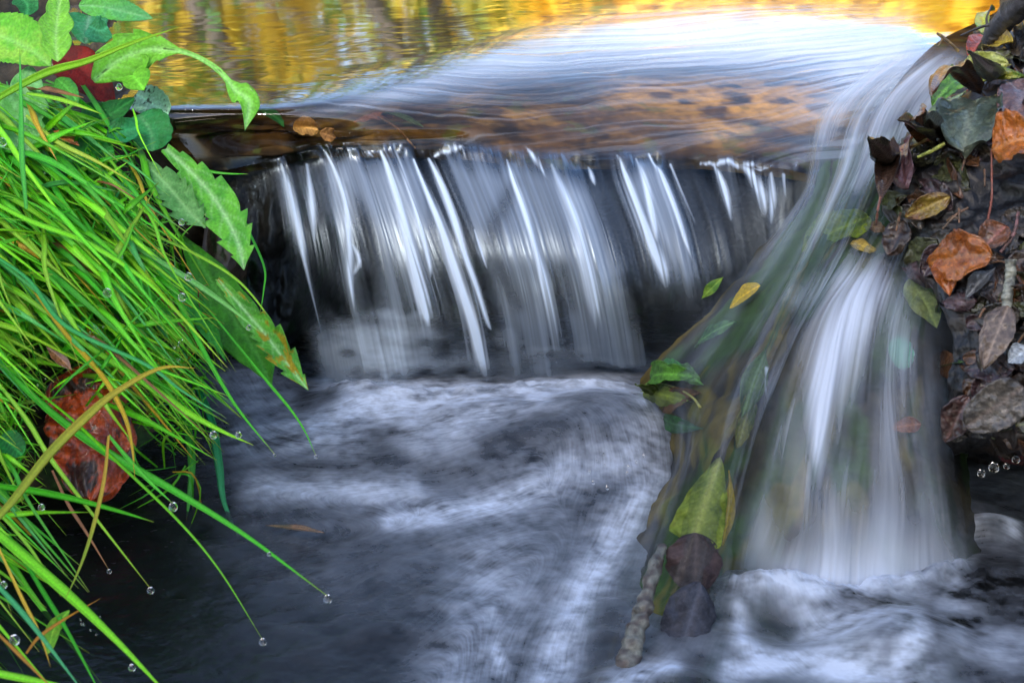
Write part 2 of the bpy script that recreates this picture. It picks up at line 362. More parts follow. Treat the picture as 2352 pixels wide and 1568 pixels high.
CST = [
 [(2260,130,50,.6),(2140,165,55,.7),(2030,260,50,.65),(1950,380,38,.5),(1880,500,30,.4),(1800,620,30,.25),(1740,750,25,.15)],
 [(2230,180,30,.9),(2150,220,28,.9),(2090,280,26,.8),(2030,340,25,.6),(1960,430,20,.4)],[(2160,110,25,.6),(2040,160,25,.6),(1950,230,25,.5),(1900,320,20,.3)],
 [(2190,220,40,.6),(2110,320,30,.6),(2040,390,30,.25)],
 [(1980,620,45,.45),(1900,650,35,.35),(1830,690,30,.3)],
 [(1960,650,60,.8),(1940,740,65,1),(1905,840,55,1.1),(1885,950,36,1.1),(1880,1060,22,.9),(1885,1160,14,.4)],
 [(1960,700,40,.9),(1950,800,40,.8),(1935,900,35,.8),(1930,980,20,.4),(1935,1100,20,.3)],
 [(2030,680,40,.5),(2060,800,45,.5),(2060,900,45,.4),(2040,1050,50,.3),(2050,1250,60,.3)],
 [(1840,870,14,.6),(1800,980,14,.55),(1770,1100,16,.35),(1750,1250,20,.3)],
 [(1800,900,60,.25),(1900,1150,90,.35),(1950,1300,110,.4)],
 [(2150,830,25,.3),(2130,950,30,.25),(2120,1150,40,.25)],
 [(2100,1000,12,.5),(2125,1050,12,.5)],
 [(1870,1000,9,.6),(1855,1100,8,.5),(1850,1300,12,.4)],
 [(1960,1000,9,.5),(1940,1120,9,.55),(1930,1250,12,.4)],
 [(2010,1080,9,.45),(2000,1250,12,.4)],
 [(1755,850,6,.9),(1753,862,5,.9)],
 [(1420,1180,30,.3),(1380,1300,40,.3),(1350,1420,40,.3)],
]
CST = [[(a_[0], a_[1], a_[2]*(.5 if a_[2] < 16 and k_ in (0, len(q_)-1) else 1.0), a_[3]*(.8 if a_[2] > 16 else .0 if k_ in (0, len(q_)-1) else .9)) for k_, a_ in enumerate(q_)] if len(q_) > 2 else [(a_[0], a_[1]+k_*70, a_[2]*(.7-.4*k_), a_[3]*(.6-.6*k_)) for k_, a_ in enumerate(q_)] for q_ in CST]
foamC = strokes(XC, YC, CST)*(.62+.6*ss(.3, .62, bc))+.55*stroke(XC, YC, [(1955,655,45,.7),(1925,760,42,1),(1895,860,36,1),(1882,960,24,.9),(1880,1060,14,.4)])
foamC = foamC*(.55+.65*ss(.3, .7, sc))*.92+.09*ss(.42, .66, sc)+.03
lowfade = ss(1230, 1330, YC)*ss(1690, 1730, XC)
foamC = np.clip(foamC+lowfade*.25*sc+ss(.045, .0, GC[..., 2]+(bc-.5)*.05)*ss(1680, 1760, XC)*.4, 0, 1)
leafwin = strokes(XC, YC, [[(1715,690,30,1),(1720,680,30,1)], [(1500,890,50,.9),(1590,900,50,.9)], [(1600,1150,50,.9),(1600,1250,50,.9),(1560,1450,50,.9)], [(1460,1350,30,.9),(1450,1500,30,.9)]])
foamC *= (1-.6*leafwin)*(1-.75*ss(.76, .92, uC)*ss(.3, .5, vC))
sheenC = (.10+.55*ss(.3, .7, bc)*(.4+ss(1650,1900,XC)))*(1-.5*leafwin)*(1-.6*ss(.8, .93, uC))
GC2 = GC+nc_*(((bc-.5)*.010+(sc-.5)*.005)*ss(0, .12, vC)*(1-.6*leafwin)+.001)[..., None]
cas = grid_obj('cascade', GC2, W_CAS, attrs={'foam': foamC, 'sheen': sheenC, 'body': ss(.0, .14, uC+(fbm(vC*14,uC*9,5,3)-.5)*.10)*ss(.98, .86, uC+(fbm(vC*14,uC*9,6,3)-.5)*.06)*ss(0, .07, vC)*ss(-.004, .004, GC[..., 2]+(bc-.5)*.008)}); tag(cas, kind='structure')

# ------------------------------------------------------------------ lower pool: silk drawn out along the eddies
nx, ny = 1350, 860
px = np.linspace(-.46, .46, nx); py = np.linspace(.54, 1.13, ny)
GX, GY = np.meshgrid(px, py, indexing='xy')
G0 = np.stack([GX, GY, np.zeros_like(GX)], -1); XP, YP = proj(G0)
FLOW = [
 [(430,820),(520,930),(640,1010),(760,1040),(950,1040)],
 [(480,900),(560,1060),(700,1110),(900,1120),(1150,1090)],
 [(700,960),(900,940),(1100,925),(1350,905),(1480,950),(1535,1040),(1480,1160),(1390,1280),(1330,1400),(1280,1568),(1260,1700)],
 [(850,1010),(1050,990),(1250,975),(1400,1000),(1430,1060),(1330,1110),(1150,1150),(950,1190),(750,1180),(600,1130)],
 [(1000,1190),(1200,1140),(1400,1090),(1470,1100),(1380,1210),(1250,1360),(1150,1500),(1100,1700)],
 [(100,1300),(300,1300),(600,1270),(850,1250),(1100,1230),(1250,1200)],
 [(200,1568),(450,1480),(700,1390),(900,1310),(1100,1240)],
 [(500,1700),(700,1568),(850,1480),(1000,1390),(1150,1280)],
 [(1700,1340),(1640,1430),(1560,1520),(1450,1600)],
 [(1750,1340),(1760,1440),(1850,1520),(2000,1560),(2200,1540)],
 [(1850,1330),(1980,1400),(2120,1440),(2300,1450),(2500,1440)],
 [(2050,1330),(2180,1280),(2300,1240),(2400,1300)],
 [(1600,1640),(1800,1640),(2100,1640),(2500,1600)],
]
VX = np.zeros_like(GX); VY = np.zeros_like(GX); WW = np.zeros_like(GX)+1e-6
for s in FLOW:
    q = np.array([P(x, y, z=0) for x, y in s]); q = cr(q, 5*len(s)); t = np.gradient(q, axis=0)
    t /= np.linalg.norm(t, axis=1, keepdims=True)
    for a, b in zip(q, t):
        w = np.exp(-((GX-a[0])**2+(GY-a[1])**2)/(2*.022**2))+1e-5/((GX-a[0])**2+(GY-a[1])**2+.01)
        VX += w*b[0]; VY += w*b[1]; WW += w
tq = (fbm(GX*60, GY*60, 91, 3)-.5)*1.0*ss(-.05, .1, GX*0+.1)
ca, sa = np.cos(tq*.55), np.sin(tq*.55)
VX, VY = VX*ca-VY*sa, VX*sa+VY*ca
nn = np.hypot(VX, VY)+1e-9; VX /= nn; VY /= nn
def bil(A, x, y):
    x = np.clip(x, 0, A.shape[1]-1.001); y = np.clip(y, 0, A.shape[0]-1.001)
    i, j = x.astype(int), y.astype(int); fx, fy = x-i, y-j
    return (A[j, i]*(1-fx)+A[j, i+1]*fx)*(1-fy)+(A[j+1, i]*(1-fx)+A[j+1, i+1]*fx)*fy
def lic(N, steps):
    I, J = np.meshgrid(np.arange(nx, dtype=float), np.arange(ny, dtype=float))
    acc = N.copy(); cnt = 1
    for sgn in (1, -1):
        x, y = I.copy(), J.copy()
        for k in range(steps):
            xi = np.clip(x, 0, nx-1).astype(int); yi = np.clip(y, 0, ny-1).astype(int)
            x = x+sgn*VX[yi, xi]*1.0; y = y+sgn*VY[yi, xi]*1.25
            acc += bil(N, x, y); cnt += 1
    return acc/cnt
N1 = rng.random((ny, nx)); l1 = lic(N1, 9); l1 = (l1-l1.mean())/l1.std()
N2 = fbm(GX*420, GY*420, 101, 2); l2 = lic(N2, 18); l2 = (l2-l2.mean())/l2.std()
N3 = fbm(GX*70, GY*70, 111, 3); l3 = lic(N3, 30); l3 = (l3-l3.mean())/l3.std()
PF = [
 [(720,985,30,.50),(860,955,40,.62),(1050,945,45,.60),(1250,930,40,.60),(1400,915,40,.55),(1480,950,40,.5),(1510,1040,40,.45)],
 [(760,900,50,.45),(900,930,50,.5)],[(780,900,22,.5),(1000,905,24,.55),(1250,895,24,.55),(1420,885,20,.5)],
 [(560,1010,50,.28),(680,1000,50,.38),(800,1010,50,.35)],
 [(560,900,80,.2),(650,930,60,.22)],
 [(960,1010,50,.42),(1120,990,50,.38),(1250,960,40,.45)],
 [(900,1195,28,.45),(1050,1180,30,.5),(1200,1140,30,.42),(1350,1090,35,.4),(1470,1070,40,.42)],
 [(590,1120,40,.28),(750,1130,40,.3),(950,1140,40,.28)],
 [(1500,1110,40,.5),(1440,1190,40,.55),(1380,1280,40,.5),(1330,1370,45,.42),(1290,1480,50,.4),(1240,1600,60,.4)],
 [(1150,1290,80,.2),(1100,1450,100,.25),(1050,1568,90,.25)],
 [(1140,1480,18,.5),(1150,1530,25,.5)],
 [(1480,1555,30,.55),(1540,1540,25,.6),(1420,1580,40,.5)],
 [(1690,1345,28,.65),(1760,1345,32,.65),(1850,1345,42,.65),(1950,1340,50,.6),(2080,1330,50,.45)],
 [(1700,1400,20,.4),(1700,1460,25,.35),(1750,1500,30,.5)],
 [(1850,1420,40,.5),(1950,1440,50,.5),(2060,1440,50,.6),(2100,1490,35,.6),(2050,1550,40,.5)],
 [(1680,1540,30,.55),(1800,1510,30,.5),(1950,1530,40,.55),(2100,1580,60,.4)],
 [(2100,1330,50,.35),(2180,1250,35,.4),(2260,1200,18,.5),(2330,1230,14,.5)],
 [(2180,1280,40,.3),(2200,1380,50,.28)],
 [(2200,1450,60,.25),(2330,1500,60,.2)],
]
fP = strokes(XP, YP, PF)
darks = strokes(XP, YP, [[(700,910,30,.9),(760,925,25,.9)],[(1120,1060,22,.7),(1230,1030,28,.75),(1300,1040,20,.6)],[(650,1180,20,.5),(800,1170,18,.5)],[(1770,1410,30,.85),(1820,1420,35,.85)],[(2260,1290,28,1),(2330,1300,30,1)],[(1180,1000,20,.3),(1260,1000,20,.3)],[(1340,1080,35,.5),(1400,1060,30,.4)],[(1400,1420,40,.7),(1380,1520,40,.7)]])
basefoam = .015+.13*ss(300, 900, XP)*ss(1650, 1150, YP)+.10*ss(900, 1250, XP)
basefoam *= ss(1.06, 1.0, GY); fP = fP*ss(1.07, 1.01, GY)
basefoam *= .35+.65*ss(150, 700, XP+ (1250-YP)*.5)
iso = fbm(GX*55, GY*80, 171, 5, .6)-.5
iso2 = fbm(GX*24+4, GY*40, 177, 4)-.5; iso3 = fbm(GX*150, GY*190, 179, 3)-.5
turb = ss(1500, 1750, XP)*ss(1250, 1350, YP)
tex = np.clip(1+(.10*l1+.06*l2+.035*l3)*(1-.5*turb)+1.5*iso+1.7*iso2*(.6+turb)+1.0*iso3, 0.04, 3)
foamP = np.clip((basefoam*.7+1.25*fP*(1-basefoam))*(1-darks*.85)*tex, 0, .97)
# height: the boil below the fall and the small standing waves
hz = np.zeros_like(GX)
def bump(x, y, rx, ry, h, rot=0):
    c = P(x, y, z=0); dx, dy = GX-c[0], GY-c[1]; a, b = dx*math.cos(rot)+dy*math.sin(rot), -dx*math.sin(rot)+dy*math.cos(rot)
    return h*np.exp(-((a/rx)**2+(b/ry)**2)**1.3)
hz += bump(1180, 1010, .125, .058, .016)+bump(1400, 1000, .05, .05, .014)+bump(820, 930, .04, .03, .010)
hz += bump(1480, 1580, .035, .02, .010)+bump(2080, 1480, .035, .025, .012)+bump(1750, 1360, .05, .02, .008)-bump(1800, 1420, .03, .02, .008)
hz += bump(2270, 1215, .03, .012, .012)
splash = strokes(XP, YP, [[(1690,1335,22,1),(1850,1345,26,1),(2040,1345,28,1),(2200,1310,22,.8)]])
splash2 = strokes(XP, YP, [[(770,905,18,1),(950,915,20,1),(1150,905,20,1),(1350,890,20,1),(1430,890,14,.6)]])
hz += splash2*(.004+.010*(fbm(GX*60, GY*50, 193, 4)-.42))
hz += splash*(.004+.015*(fbm(GX*75, GY*45, 191, 4)-.45))
hz += (fbm(GX*14, GY*22, 121, 3)-.5)*.010*ss(250, 900, XP)+l3*.00012*ss(200, 800, XP)+iso*.002
GP = np.stack([GX, GY, hz], -1)
pool = grid_obj('lower_pool', GP, W_POOL, attrs={'foam': foamP, 'sheen': np.ones_like(foamP), 'body': np.ones_like(foamP)}); tag(pool, kind='structure')

# ------------------------------------------------------------------ stream bed: ledge under the upper stream, rock wall behind the fall, pool floor
def colmix(a, b, t): return np.asarray(a)*(1-t[..., None])+np.asarray(b)*t[..., None]
off = np.interp(tu, [0, 3, 4, 5.6, 6], [.06, .045, .028, .016, .012])
gb = GU[::3, ::4]-nrm[::3, ::4]*off[::3, None, None]
xb, yb = proj(gb)
rb = fbm(gb[..., 0]*30, gb[..., 1]*55, 131, 5)
gb = gb+nrm[::3, ::4]*((rb-.5)*.007)[..., None]
gb[..., 2] = np.minimum(gb[..., 2], GU[::3, ::4, 2]-np.interp(tu[::3], [0, 3.5, 6], [.03, .022, .010])[:, None])
amber = 1.1*strokes(xb, yb, [[(1420,215,40,.55),(1600,225,50,.7),(1800,230,60,1),(1920,250,50,.9)],[(1650,300,40,.8),(1720,300,30,.6)],[(1050,240,25,.3),(1250,280,30,.35)],[(700,290,20,.2),(860,280,20,.2)]])
cell = fbm(gb[..., 0]*45+5, gb[..., 1]*60, 137, 3)
bc_ = colmix((.03, .018, .008), (.13, .07, .022), ss(.35, .65, rb))
bc_ = colmix(bc_, np.zeros(3)+(.78, .46, .10), np.clip(amber*ss(.3, .55, cell)+.12*ss(.58, .7, cell), 0, 1))
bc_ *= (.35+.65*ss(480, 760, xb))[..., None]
bc_ = colmix(bc_, np.array((.10, .14, .03)), .5*ss(.66, .74, fbm(gb[..., 0]*60, gb[..., 1]*60, 139, 3)))
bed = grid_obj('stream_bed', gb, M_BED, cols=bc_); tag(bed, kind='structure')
# rock wall behind the curtain, from under the lip down to the pool floor
wt = np.linspace(0, 1, 120); top = gb[-1]; nw = top.shape[0]
wall = np.zeros((120, nw, 3))
for k, t in enumerate(wt):
    wall[k] = top+np.array([0, .006, -.26*t]); wall[k, :, 1] += .10*math.sin(min(1, t*1.5)*math.pi/2)*ss(.10, .24, np.linspace(0, 1, nw))
xx = np.linspace(0, 1, nw)[None]*np.ones((120, 1)); vv = wt[:, None]*np.ones((1, nw))
rn = fbm(xx*26, vv*7, 141, 5); wall[..., 1] -= (rn-.5)*.05*ss(0, .1, vv)
wall[..., 1] -= .05*ss(.3, .1, xx)*ss(0, .3, vv)
wc = colmix((.010, .010, .009), (.035, .03, .022), ss(.4, .7, rn)); wc = colmix(wc, np.array((.045, .026, .012)), .6*ss(.25, .05, xx)*ss(.5, .1, vv)); wc = colmix(wc, np.array((.012, .03, .008)), ss(.6, .75, fbm(xx*40, vv*12, 149, 3)))
tag(grid_obj('rock_face', wall, M_ROCK, cols=wc), kind='structure')
# bed under the cascade
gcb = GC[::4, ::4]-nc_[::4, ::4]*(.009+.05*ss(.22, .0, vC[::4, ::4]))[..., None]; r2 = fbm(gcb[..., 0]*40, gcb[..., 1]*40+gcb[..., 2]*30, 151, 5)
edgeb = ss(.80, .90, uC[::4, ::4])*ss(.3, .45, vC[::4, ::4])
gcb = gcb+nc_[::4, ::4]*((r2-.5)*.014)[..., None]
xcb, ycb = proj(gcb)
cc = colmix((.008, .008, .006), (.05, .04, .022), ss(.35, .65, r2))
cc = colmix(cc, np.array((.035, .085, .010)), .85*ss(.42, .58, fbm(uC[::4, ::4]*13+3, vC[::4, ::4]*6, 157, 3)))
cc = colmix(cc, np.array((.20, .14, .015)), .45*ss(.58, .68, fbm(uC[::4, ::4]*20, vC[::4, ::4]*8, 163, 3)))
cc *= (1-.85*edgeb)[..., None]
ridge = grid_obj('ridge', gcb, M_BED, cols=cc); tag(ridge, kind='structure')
fx_ = np.linspace(-.8, .8, 120); fy_ = np.linspace(.3, 1.3, 80)
FX, FY = np.meshgrid(fx_, fy_); rf_ = fbm(FX*20, FY*20, 167, 4)
pf = np.stack([FX, FY, -.07+(rf_-.5)*.04], -1)
tag(grid_obj('pool_floor', pf, M_BED, cols=colmix((.006, .007, .008), (.03, .028, .022), ss(.4, .7, rf_))), kind='structure')

# ------------------------------------------------------------------ banks
def bank(ctrl, mode, nr, nc, seed, ca_, cb_, cm_, matr, amp=.02, fr=25):
    g = net(ctrl, nr, nc, mode); n = gridnormals(g)
    a = g[..., 0]*fr; b = g[..., 1]*fr+g[..., 2]*fr
    r = fbm(a, b, seed, 6, .55); ridged = 1-np.abs(fbm(a*.7+3, b*.7, seed+9, 5)-.5)*4
    g = g+n*((r-.5)*amp+ridged*amp*.25)[..., None]
    c = colmix(ca_, cb_, ss(.35, .7, r)); c = colmix(c, np.array(cm_), ss(.55, .7, fbm(a*.8+11, b*.8, seed+5, 4)))
    o = grid_obj('bank', g, matr, cols=c); tag(o, kind='structure'); return o
LB = bank([
 [(-900,-250,1.9),(-300,-150,1.7),(150,-20,1.5),(330,120,1.33),(400,225,1.18)],
 [(-900,100,1.3),(-300,150,1.2),(60,210,1.13),(280,240,1.10),(392,262,1.10)],
 [(-900,350,1.05),(-300,400,1.02),(60,420,1.02),(280,420,1.04),(430,400,1.10)],
 [(-900,650,.92),(-300,700,.93),(60,700,.94),(280,700,.97),(470,620,1.10)],
 [(-900,900,.84),(-300,950,.86),(60,950,.88),(250,960,.90),(450,900,1.02)],
 [(-900,1150,.79),(-300,1150,.80),(40,1110,.83),(220,1110,.85),(420,1110,.90)],
 [(-900,1300,.80),(-300,1260,.82),(0,1190,.86),(200,1180,.88),(400,1150,.92)],
 [(-900,1300,.95),(-300,1300,.95),(0,1230,.95),(200,1230,.96),(400,1200,.97)]],
 'd', 170, 150, 201, (.012, .010, .006), (.05, .035, .018), (.02, .045, .008), M_SOIL, .03)
RB = bank([
 [(2330,-40,1.50),(2400,-60,1.48),(2500,-90,1.45),(2700,-100,1.4),(3200,-150,1.3)],
 [(2268,60,1.33),(2320,45,1.30),(2430,20,1.26),(2700,0,1.15),(3200,-60,1.0)],
 [(2185,200,1.16),(2250,180,1.12),(2380,170,1.06),(2700,150,.95),(3200,100,.80)],
 [(2080,330,1.03),(2150,310,.99),(2330,300,.95),(2700,290,.86),(3200,260,.74)],
 [(2030,450,.96),(2130,450,.92),(2330,450,.89),(2700,440,.80),(3200,430,.69)],
 [(2110,600,.895),(2200,600,.87),(2350,600,.84),(2700,610,.77),(3200,610,.66)],
 [(2190,760,.83),(2260,760,.815),(2380,770,.79),(2700,780,.73),(3200,800,.63)],
 [(2180,920,.80),(2250,930,.78),(2380,940,.76),(2700,960,.70),(3200,980,.61)],
 [(2190,1030,.79),(2270,1020,.77),(2390,1030,.745),(2700,1060,.68),(3200,1080,.60)],
 [(2200,1060,.90),(2280,1060,.90),(2390,1070,.90),(2700,1100,.88),(3200,1120,.86)],
 [(2150,1200,.90),(2280,1200,.90),(2390,1200,.90),(2700,1200,.88),(3200,1200,.86)]],
 'd', 260, 150, 211, (.005, .005, .006), (.022, .018, .016), (.02, .012, .008), M_ROCK, .022, 45)
# far shore beyond the upper stream (mirrored in it)
sx = np.linspace(-14, 14, 120); sy = np.linspace(0, 1, 30)
SX, SY = np.meshgrid(sx, sy); r3 = fbm(SX*1.2, SY*6, 221, 4)
sg = np.stack([SX, 2.6+.15*np.sin(SX*1.3)+SY*9, .1+.55*SY**.7+(r3-.5)*.3*SY], -1)
tag(grid_obj('bank', sg, M_SOIL, cols=colmix((.10, .06, .02), (.30, .20, .03), r3)), kind='structure')
from mathutils.bvhtree import BVHTree
def bvh(o):
    me = o.data; n = len(me.vertices); v = np.empty(n*3, np.float32); me.vertices.foreach_get('co', v)
    f = np.empty(len(me.loops), np.int32); me.loops.foreach_get('vertex_index', f)
    return BVHTree.FromPolygons(v.reshape(-1, 3).tolist(), f.reshape(-1, 4).tolist())
BV = {'right': bvh(RB), 'left': bvh(LB), 'ridge': bvh(ridge), 'bed': bvh(bed)}
CAM = np.array([0, 0, CAMZ])
def hit(where, X, Y):
    dv = P(X, Y, d=1.0)-CAM; dv /= np.linalg.norm(dv)
    for w in ([where] if isinstance(where, str) else where):
        p, n, i, t = BV[w].ray_cast(Vector(CAM), Vector(dv))
        if p is not None:
            n = np.array(n); n = n if np.dot(n, dv) < 0 else -n
            return np.array(p), n
    return None, None
def unit(v): v = np.asarray(v, float); return v/(np.linalg.norm(v)+1e-12)
def saw(x): return x-np.floor(x)
LEAFN = 0
def leaf_mesh(path, W, nh, kind='ovate', c1=(.1, .4, .03), c2=(.05, .2, .02), cv=None, cup=.15, bend=0, wav=.04, spots=None, nu=46, nv=19, vein=1.0, fold=0):
    """leaf surface along a 3-D midrib path; W full width (m); nh: side the upper face looks to"""
    global LEAFN; LEAFN += 1; sd_ = LEAFN*13
    path = cr(np.asarray(path, float), nu) if len(path) > 2 else np.linspace(path[0], path[1], nu)
    T = np.gradient(path, axis=0); T /= np.linalg.norm(T, axis=1, keepdims=True)
    nh = unit(np.asarray(nh, float))
    S = np.cross(T, nh); S /= np.linalg.norm(S, axis=1, keepdims=True)
    N = np.cross(S, T); t = np.linspace(0, 1, nu); s = np.linspace(-1, 1, nv)
    Lg = np.linalg.norm(np.diff(path, axis=0), axis=1).sum()
    if kind in ('tooth', 'arch', 'lobed', 'serr', 'scallop') and nu == 46: nu = 120; path = cr(path, 120); T = np.gradient(path, axis=0); T /= np.linalg.norm(T, axis=1, keepdims=True); S = np.cross(T, nh); S /= np.linalg.norm(S, axis=1, keepdims=True); N = np.cross(S, T); t = np.linspace(0, 1, nu)
    if kind == 'ovate': w = np.sin(np.pi*np.clip(t, 0, 1)**.8)**.75
    elif kind == 'lance': w = np.sin(np.pi*t**1.1)**1.1
    elif kind == 'round': w = np.sqrt(np.clip(1-(2*t-1)**2, 0, 1))**.8
    elif kind == 'heart': w = np.sqrt(np.clip(1-(2*t**.8-1)**2, 0, 1))
    elif kind == 'fan': w = np.clip(t, 0, 1)**.7*np.clip((1-t)*14, 0, 1)**.5*.9+.1*np.sin(np.pi*t)
    elif kind == 'tooth': w = (.25+.75*np.sin(np.pi*np.clip(t, 0, 1)**1.25))*np.clip((1-t)*7, 0, 1)**.5
    elif kind == 'arch': w = np.interp(t, [0, .08, .2, .3, .45, .5, .7, .8, .9, 1], [.12, .75, 1, .9, .12, .10, .14, .5, .42, 0])
    else: w = np.sin(np.pi*t)
    if kind == 'tooth': ed = .6+.4*saw(-(t*6.5+.9*vn(t*5, t*0, sd_))+.2)**.8
    elif kind == 'serr': w = np.sin(np.pi*t**.8)**.75; ed = .93+.07*saw(t*16)
    elif kind == 'lobed': w = np.sin(np.pi*t**.8)**.6; ed = .72+.28*np.abs(np.sin(t*9.5))
    elif kind == 'scallop': w = np.sqrt(np.clip(1-(2*t-1)**2, 0, 1))**.8; ed = .92+.08*np.abs(np.sin(t*18))
    elif kind == 'arch': ed = np.where(t < .45, .8+.2*saw(-t*11), 1)
    else: ed = 1+.22*(fbm(t*7, t*0, sd_, 3)-.5)
    ed2 = {'tooth': .62+.38*saw(-(t*7.3+.9*vn(t*5, t*0, sd_+8))+.6)**.8, 'lobed': np.roll(ed, 4)}.get(kind, 1+.22*(fbm(t*7, t*0, sd_+7, 3)-.5) if kind in ('ovate', 'lance', 'heart') else ed)
    tt, S_ = np.meshgrid(t, s, indexing='ij')
    E = np.where(S_ < 0, ed[:, None], ed2[:, None]); notch = 1+(E-1)*np.abs(S_)
    off = S_*w[:, None]*W/2*notch
    h = cup*W*(S_*w[:, None])**2*(.7+.6*vn(tt*3, S_*0, sd_+1)) + bend*Lg*np.sin(np.pi*tt)
    h += wav*W*(fbm(tt*5+sd_, S_*2.2, sd_+2, 3)-.5)*2*np.abs(S_)**.7
    q = saw(tt*8-np.abs(S_)*1.6); vr = np.exp(-((q-.5)/.09)**2)*np.exp(-np.abs(S_)*.6)
    mid = np.exp(-(S_*w[:, None]/.10)**2)
    h -= W*.012*vr+W*.03*mid
    hook = .22 if kind == 'tooth' else (.25 if kind == 'arch' else 0)
    if fold: h += fold*W*np.abs(S_)*w[:, None]
    v = path[:, None]+S[:, None]*off[..., None]+N[:, None]*h[..., None]-T[:, None]*(hook*np.abs(off))[..., None]
    # back face a hair's breadth below, so the leaf is a solid sheet
    th = .00025; vb = v-N[:, None]*th
    mot = fbm(tt*Lg*70+sd_, off*90, sd_+3, 5, .6)
    c = colmix(c1, c2, ss(.38, .68, mot))
    edge = ss(.75, 1, np.abs(S_)); c = c*(1-.25*edge[..., None]*vn(tt*14, S_*2, sd_+6)[..., None])
    cv = np.asarray(cv if cv is not None else np.array(c1)*1.7+.02)
    c = colmix(c, np.broadcast_to(cv, c.shape), np.clip(.45*vr+.9*mid, 0, 1)*vein*.8)
    if spots is not None: c = colmix(c, np.broadcast_to(spots[0], c.shape), ss(spots[1], spots[1]+.06, fbm(tt*10+sd_, S_*3.4, sd_+4, 4)))
    f = gfaces(nu, nv); n0 = nu*nv
    i = np.arange(n0).reshape(nu, nv); ring = np.concatenate([i[0, :], i[1:, -1], i[-1, ::-1][1:], i[::-1, 0][1:-1]]); r2_ = np.roll(ring, -1)
    side = np.stack([ring, r2_, r2_+n0, ring+n0], -1)
    return np.vstack([v.reshape(-1, 3), vb.reshape(-1, 3)]), np.vstack([f, f[:, ::-1]+n0, side]), np.vstack([c.reshape(-1, 3)]*2)
def leaf_thing(name, label, cat, path, W, nh, m, stem=None, stem_col=(.2, .08, .03), stem_r=.0007, group=None, **k):
    v, f, c = leaf_mesh(path, W, nh, **k)
    if stem is None:
        o = mesh_obj(name, v, f, m, loc=path[0], cols=c)
    else:
        o = empty(name, path[0]); mesh_obj('leaf_surface', v, f, m, parent=o, loc=path[0], cols=c)
        sp_ = cr(np.array(stem, float), 16) if len(stem) > 2 else np.linspace(stem[0], stem[1], 16)
        sv, sf = tube(sp_, np.linspace(stem_r, stem_r*1.3, 16), 6)
        mesh_obj('stem', sv, sf, M_DEAD, parent=o, loc=sp_[0], cols=np.zeros((len(sv), 3))+stem_col)
    return tag(o, label, cat, group)
def mm(px, d): return px*d*1.1/FP
def on(where, X, Y, lift):
    p, n = hit(where, X, Y)
    if p is None: p = P(X, Y, d=.9); n = np.array([0, -.6, .8])
    return p+n*lift*.3+unit(CAM-p)*lift, n

# ---------------------------------------------------------------- fallen leaves on the right bank
OR, OR2 = (.45, .12, .01), (.22, .05, .006)
BR, BR2 = (.10, .045, .02), (.035, .018, .010)
PU, PU2 = (.10, .05, .055), (.04, .02, .022)
GRN, GRN2 = (.10, .22, .015), (.03, .09, .008)
YG, YG2 = (.38, .40, .06), (.16, .2, .03)
GY, GY2 = (.10, .13, .09), (.05, .07, .045)
def rleaf(label, b, t, w, kind, c1, c2, lift=.006, cup=.1, bend=.05, wav=.2, stem=None, tilt=(0, 0, 0), where='right', name='fallen_leaf', cat='fallen leaf', group='fallen leaves lying on the wet bank', m=None, mid=None, blend=.5, scol=(.22, .06, .03), **k):
    pb, n1 = on(where, *b, lift); pt, n2 = on(where, *t, lift)
    n = unit(n1+n2); n = unit(n*(1-blend)+unit(CAM-pb)*blend+np.array(tilt))
    W = mm(w, (pb[1]+pt[1])/2)
    st = None
    if stem: st = [pb]+[on(where, x, y, l)[0] for x, y, l in stem]
    return leaf_thing(name, label, cat, [pb, pt], W, n, m or M_DEAD, stem=st, stem_col=scol, group=group, kind=kind, c1=c1, c2=c2, cup=cup, bend=bend, wav=wav, **k)
# loose litter first, then the leaves one can tell apart
litter_src = []
lr = random.Random(5)
edgeX = lambda y: np.interp(y, [0, 60, 200, 310, 450, 560, 700, 850, 980, 1100], [2320, 2270, 2190, 2070, 2030, 2090, 2180, 2210, 2190, 2230])
cols_ = [((.06, .028, .014), (.02, .011, .006)), (PU, PU2), ((.16, .06, .015), (.06, .025, .01)), ((.07, .05, .03), (.03, .022, .015)), ((.07, .05, .035), (.03, .022, .016)), ((.09, .10, .03), (.05, .04, .02))]
for i in range(190):
    y = lr.uniform(20, 1010); x = edgeX(y)+15+lr.random()**1.2*(260 if y > 250 else 140)
    if y < 360: x = edgeX(y)+55+lr.random()*150
    if 2150 < x and 400 < y < 560 and lr.random() < .6: continue
    a = lr.uniform(0, 6.28); L_ = lr.uniform(50, 120)
    c1, c2 = cols_[lr.randrange(6)]; q_ = lr.uniform(.35, .9); c1, c2 = [np.array(z_)*q_ for z_ in (c1, c2)]
    rleaf('dark wet brown leaf pressed into the litter of the right bank', (x, y), (x+L_*math.cos(a), y+L_*.8*math.sin(a)), L_*lr.uniform(.45, .7), lr.choice(['ovate', 'serr', 'heart', 'lance']), c1, c2,
          lift=lr.uniform(.001, .006), cup=lr.uniform(-.25, .35), bend=lr.uniform(-.08, .12), wav=.3, tilt=(lr.uniform(-.4, .4), lr.uniform(-.3, .3), lr.uniform(-.3, .3)), nu=24, nv=11, group='brown litter leaves on the right bank')
rleaf('large glossy orange leaf with a long hanging stem at the right edge', (2282, 362), (2400, 330), 125, 'ovate', OR, (.30, .09, .008), lift=.020, cup=.25, bend=.1, stem=[(2285, 420, .018), (2278, 470, .016), (2262, 530, .012)], cv=(.5, .2, .04))
rleaf('broad grey-green leaf with a pointed tip above the orange leaf', (2246, 248), (2215, 362), 135, 'heart', (.13, .17, .12), GY2, lift=.018, cup=.12, bend=.12, cv=(.25, .28, .2))
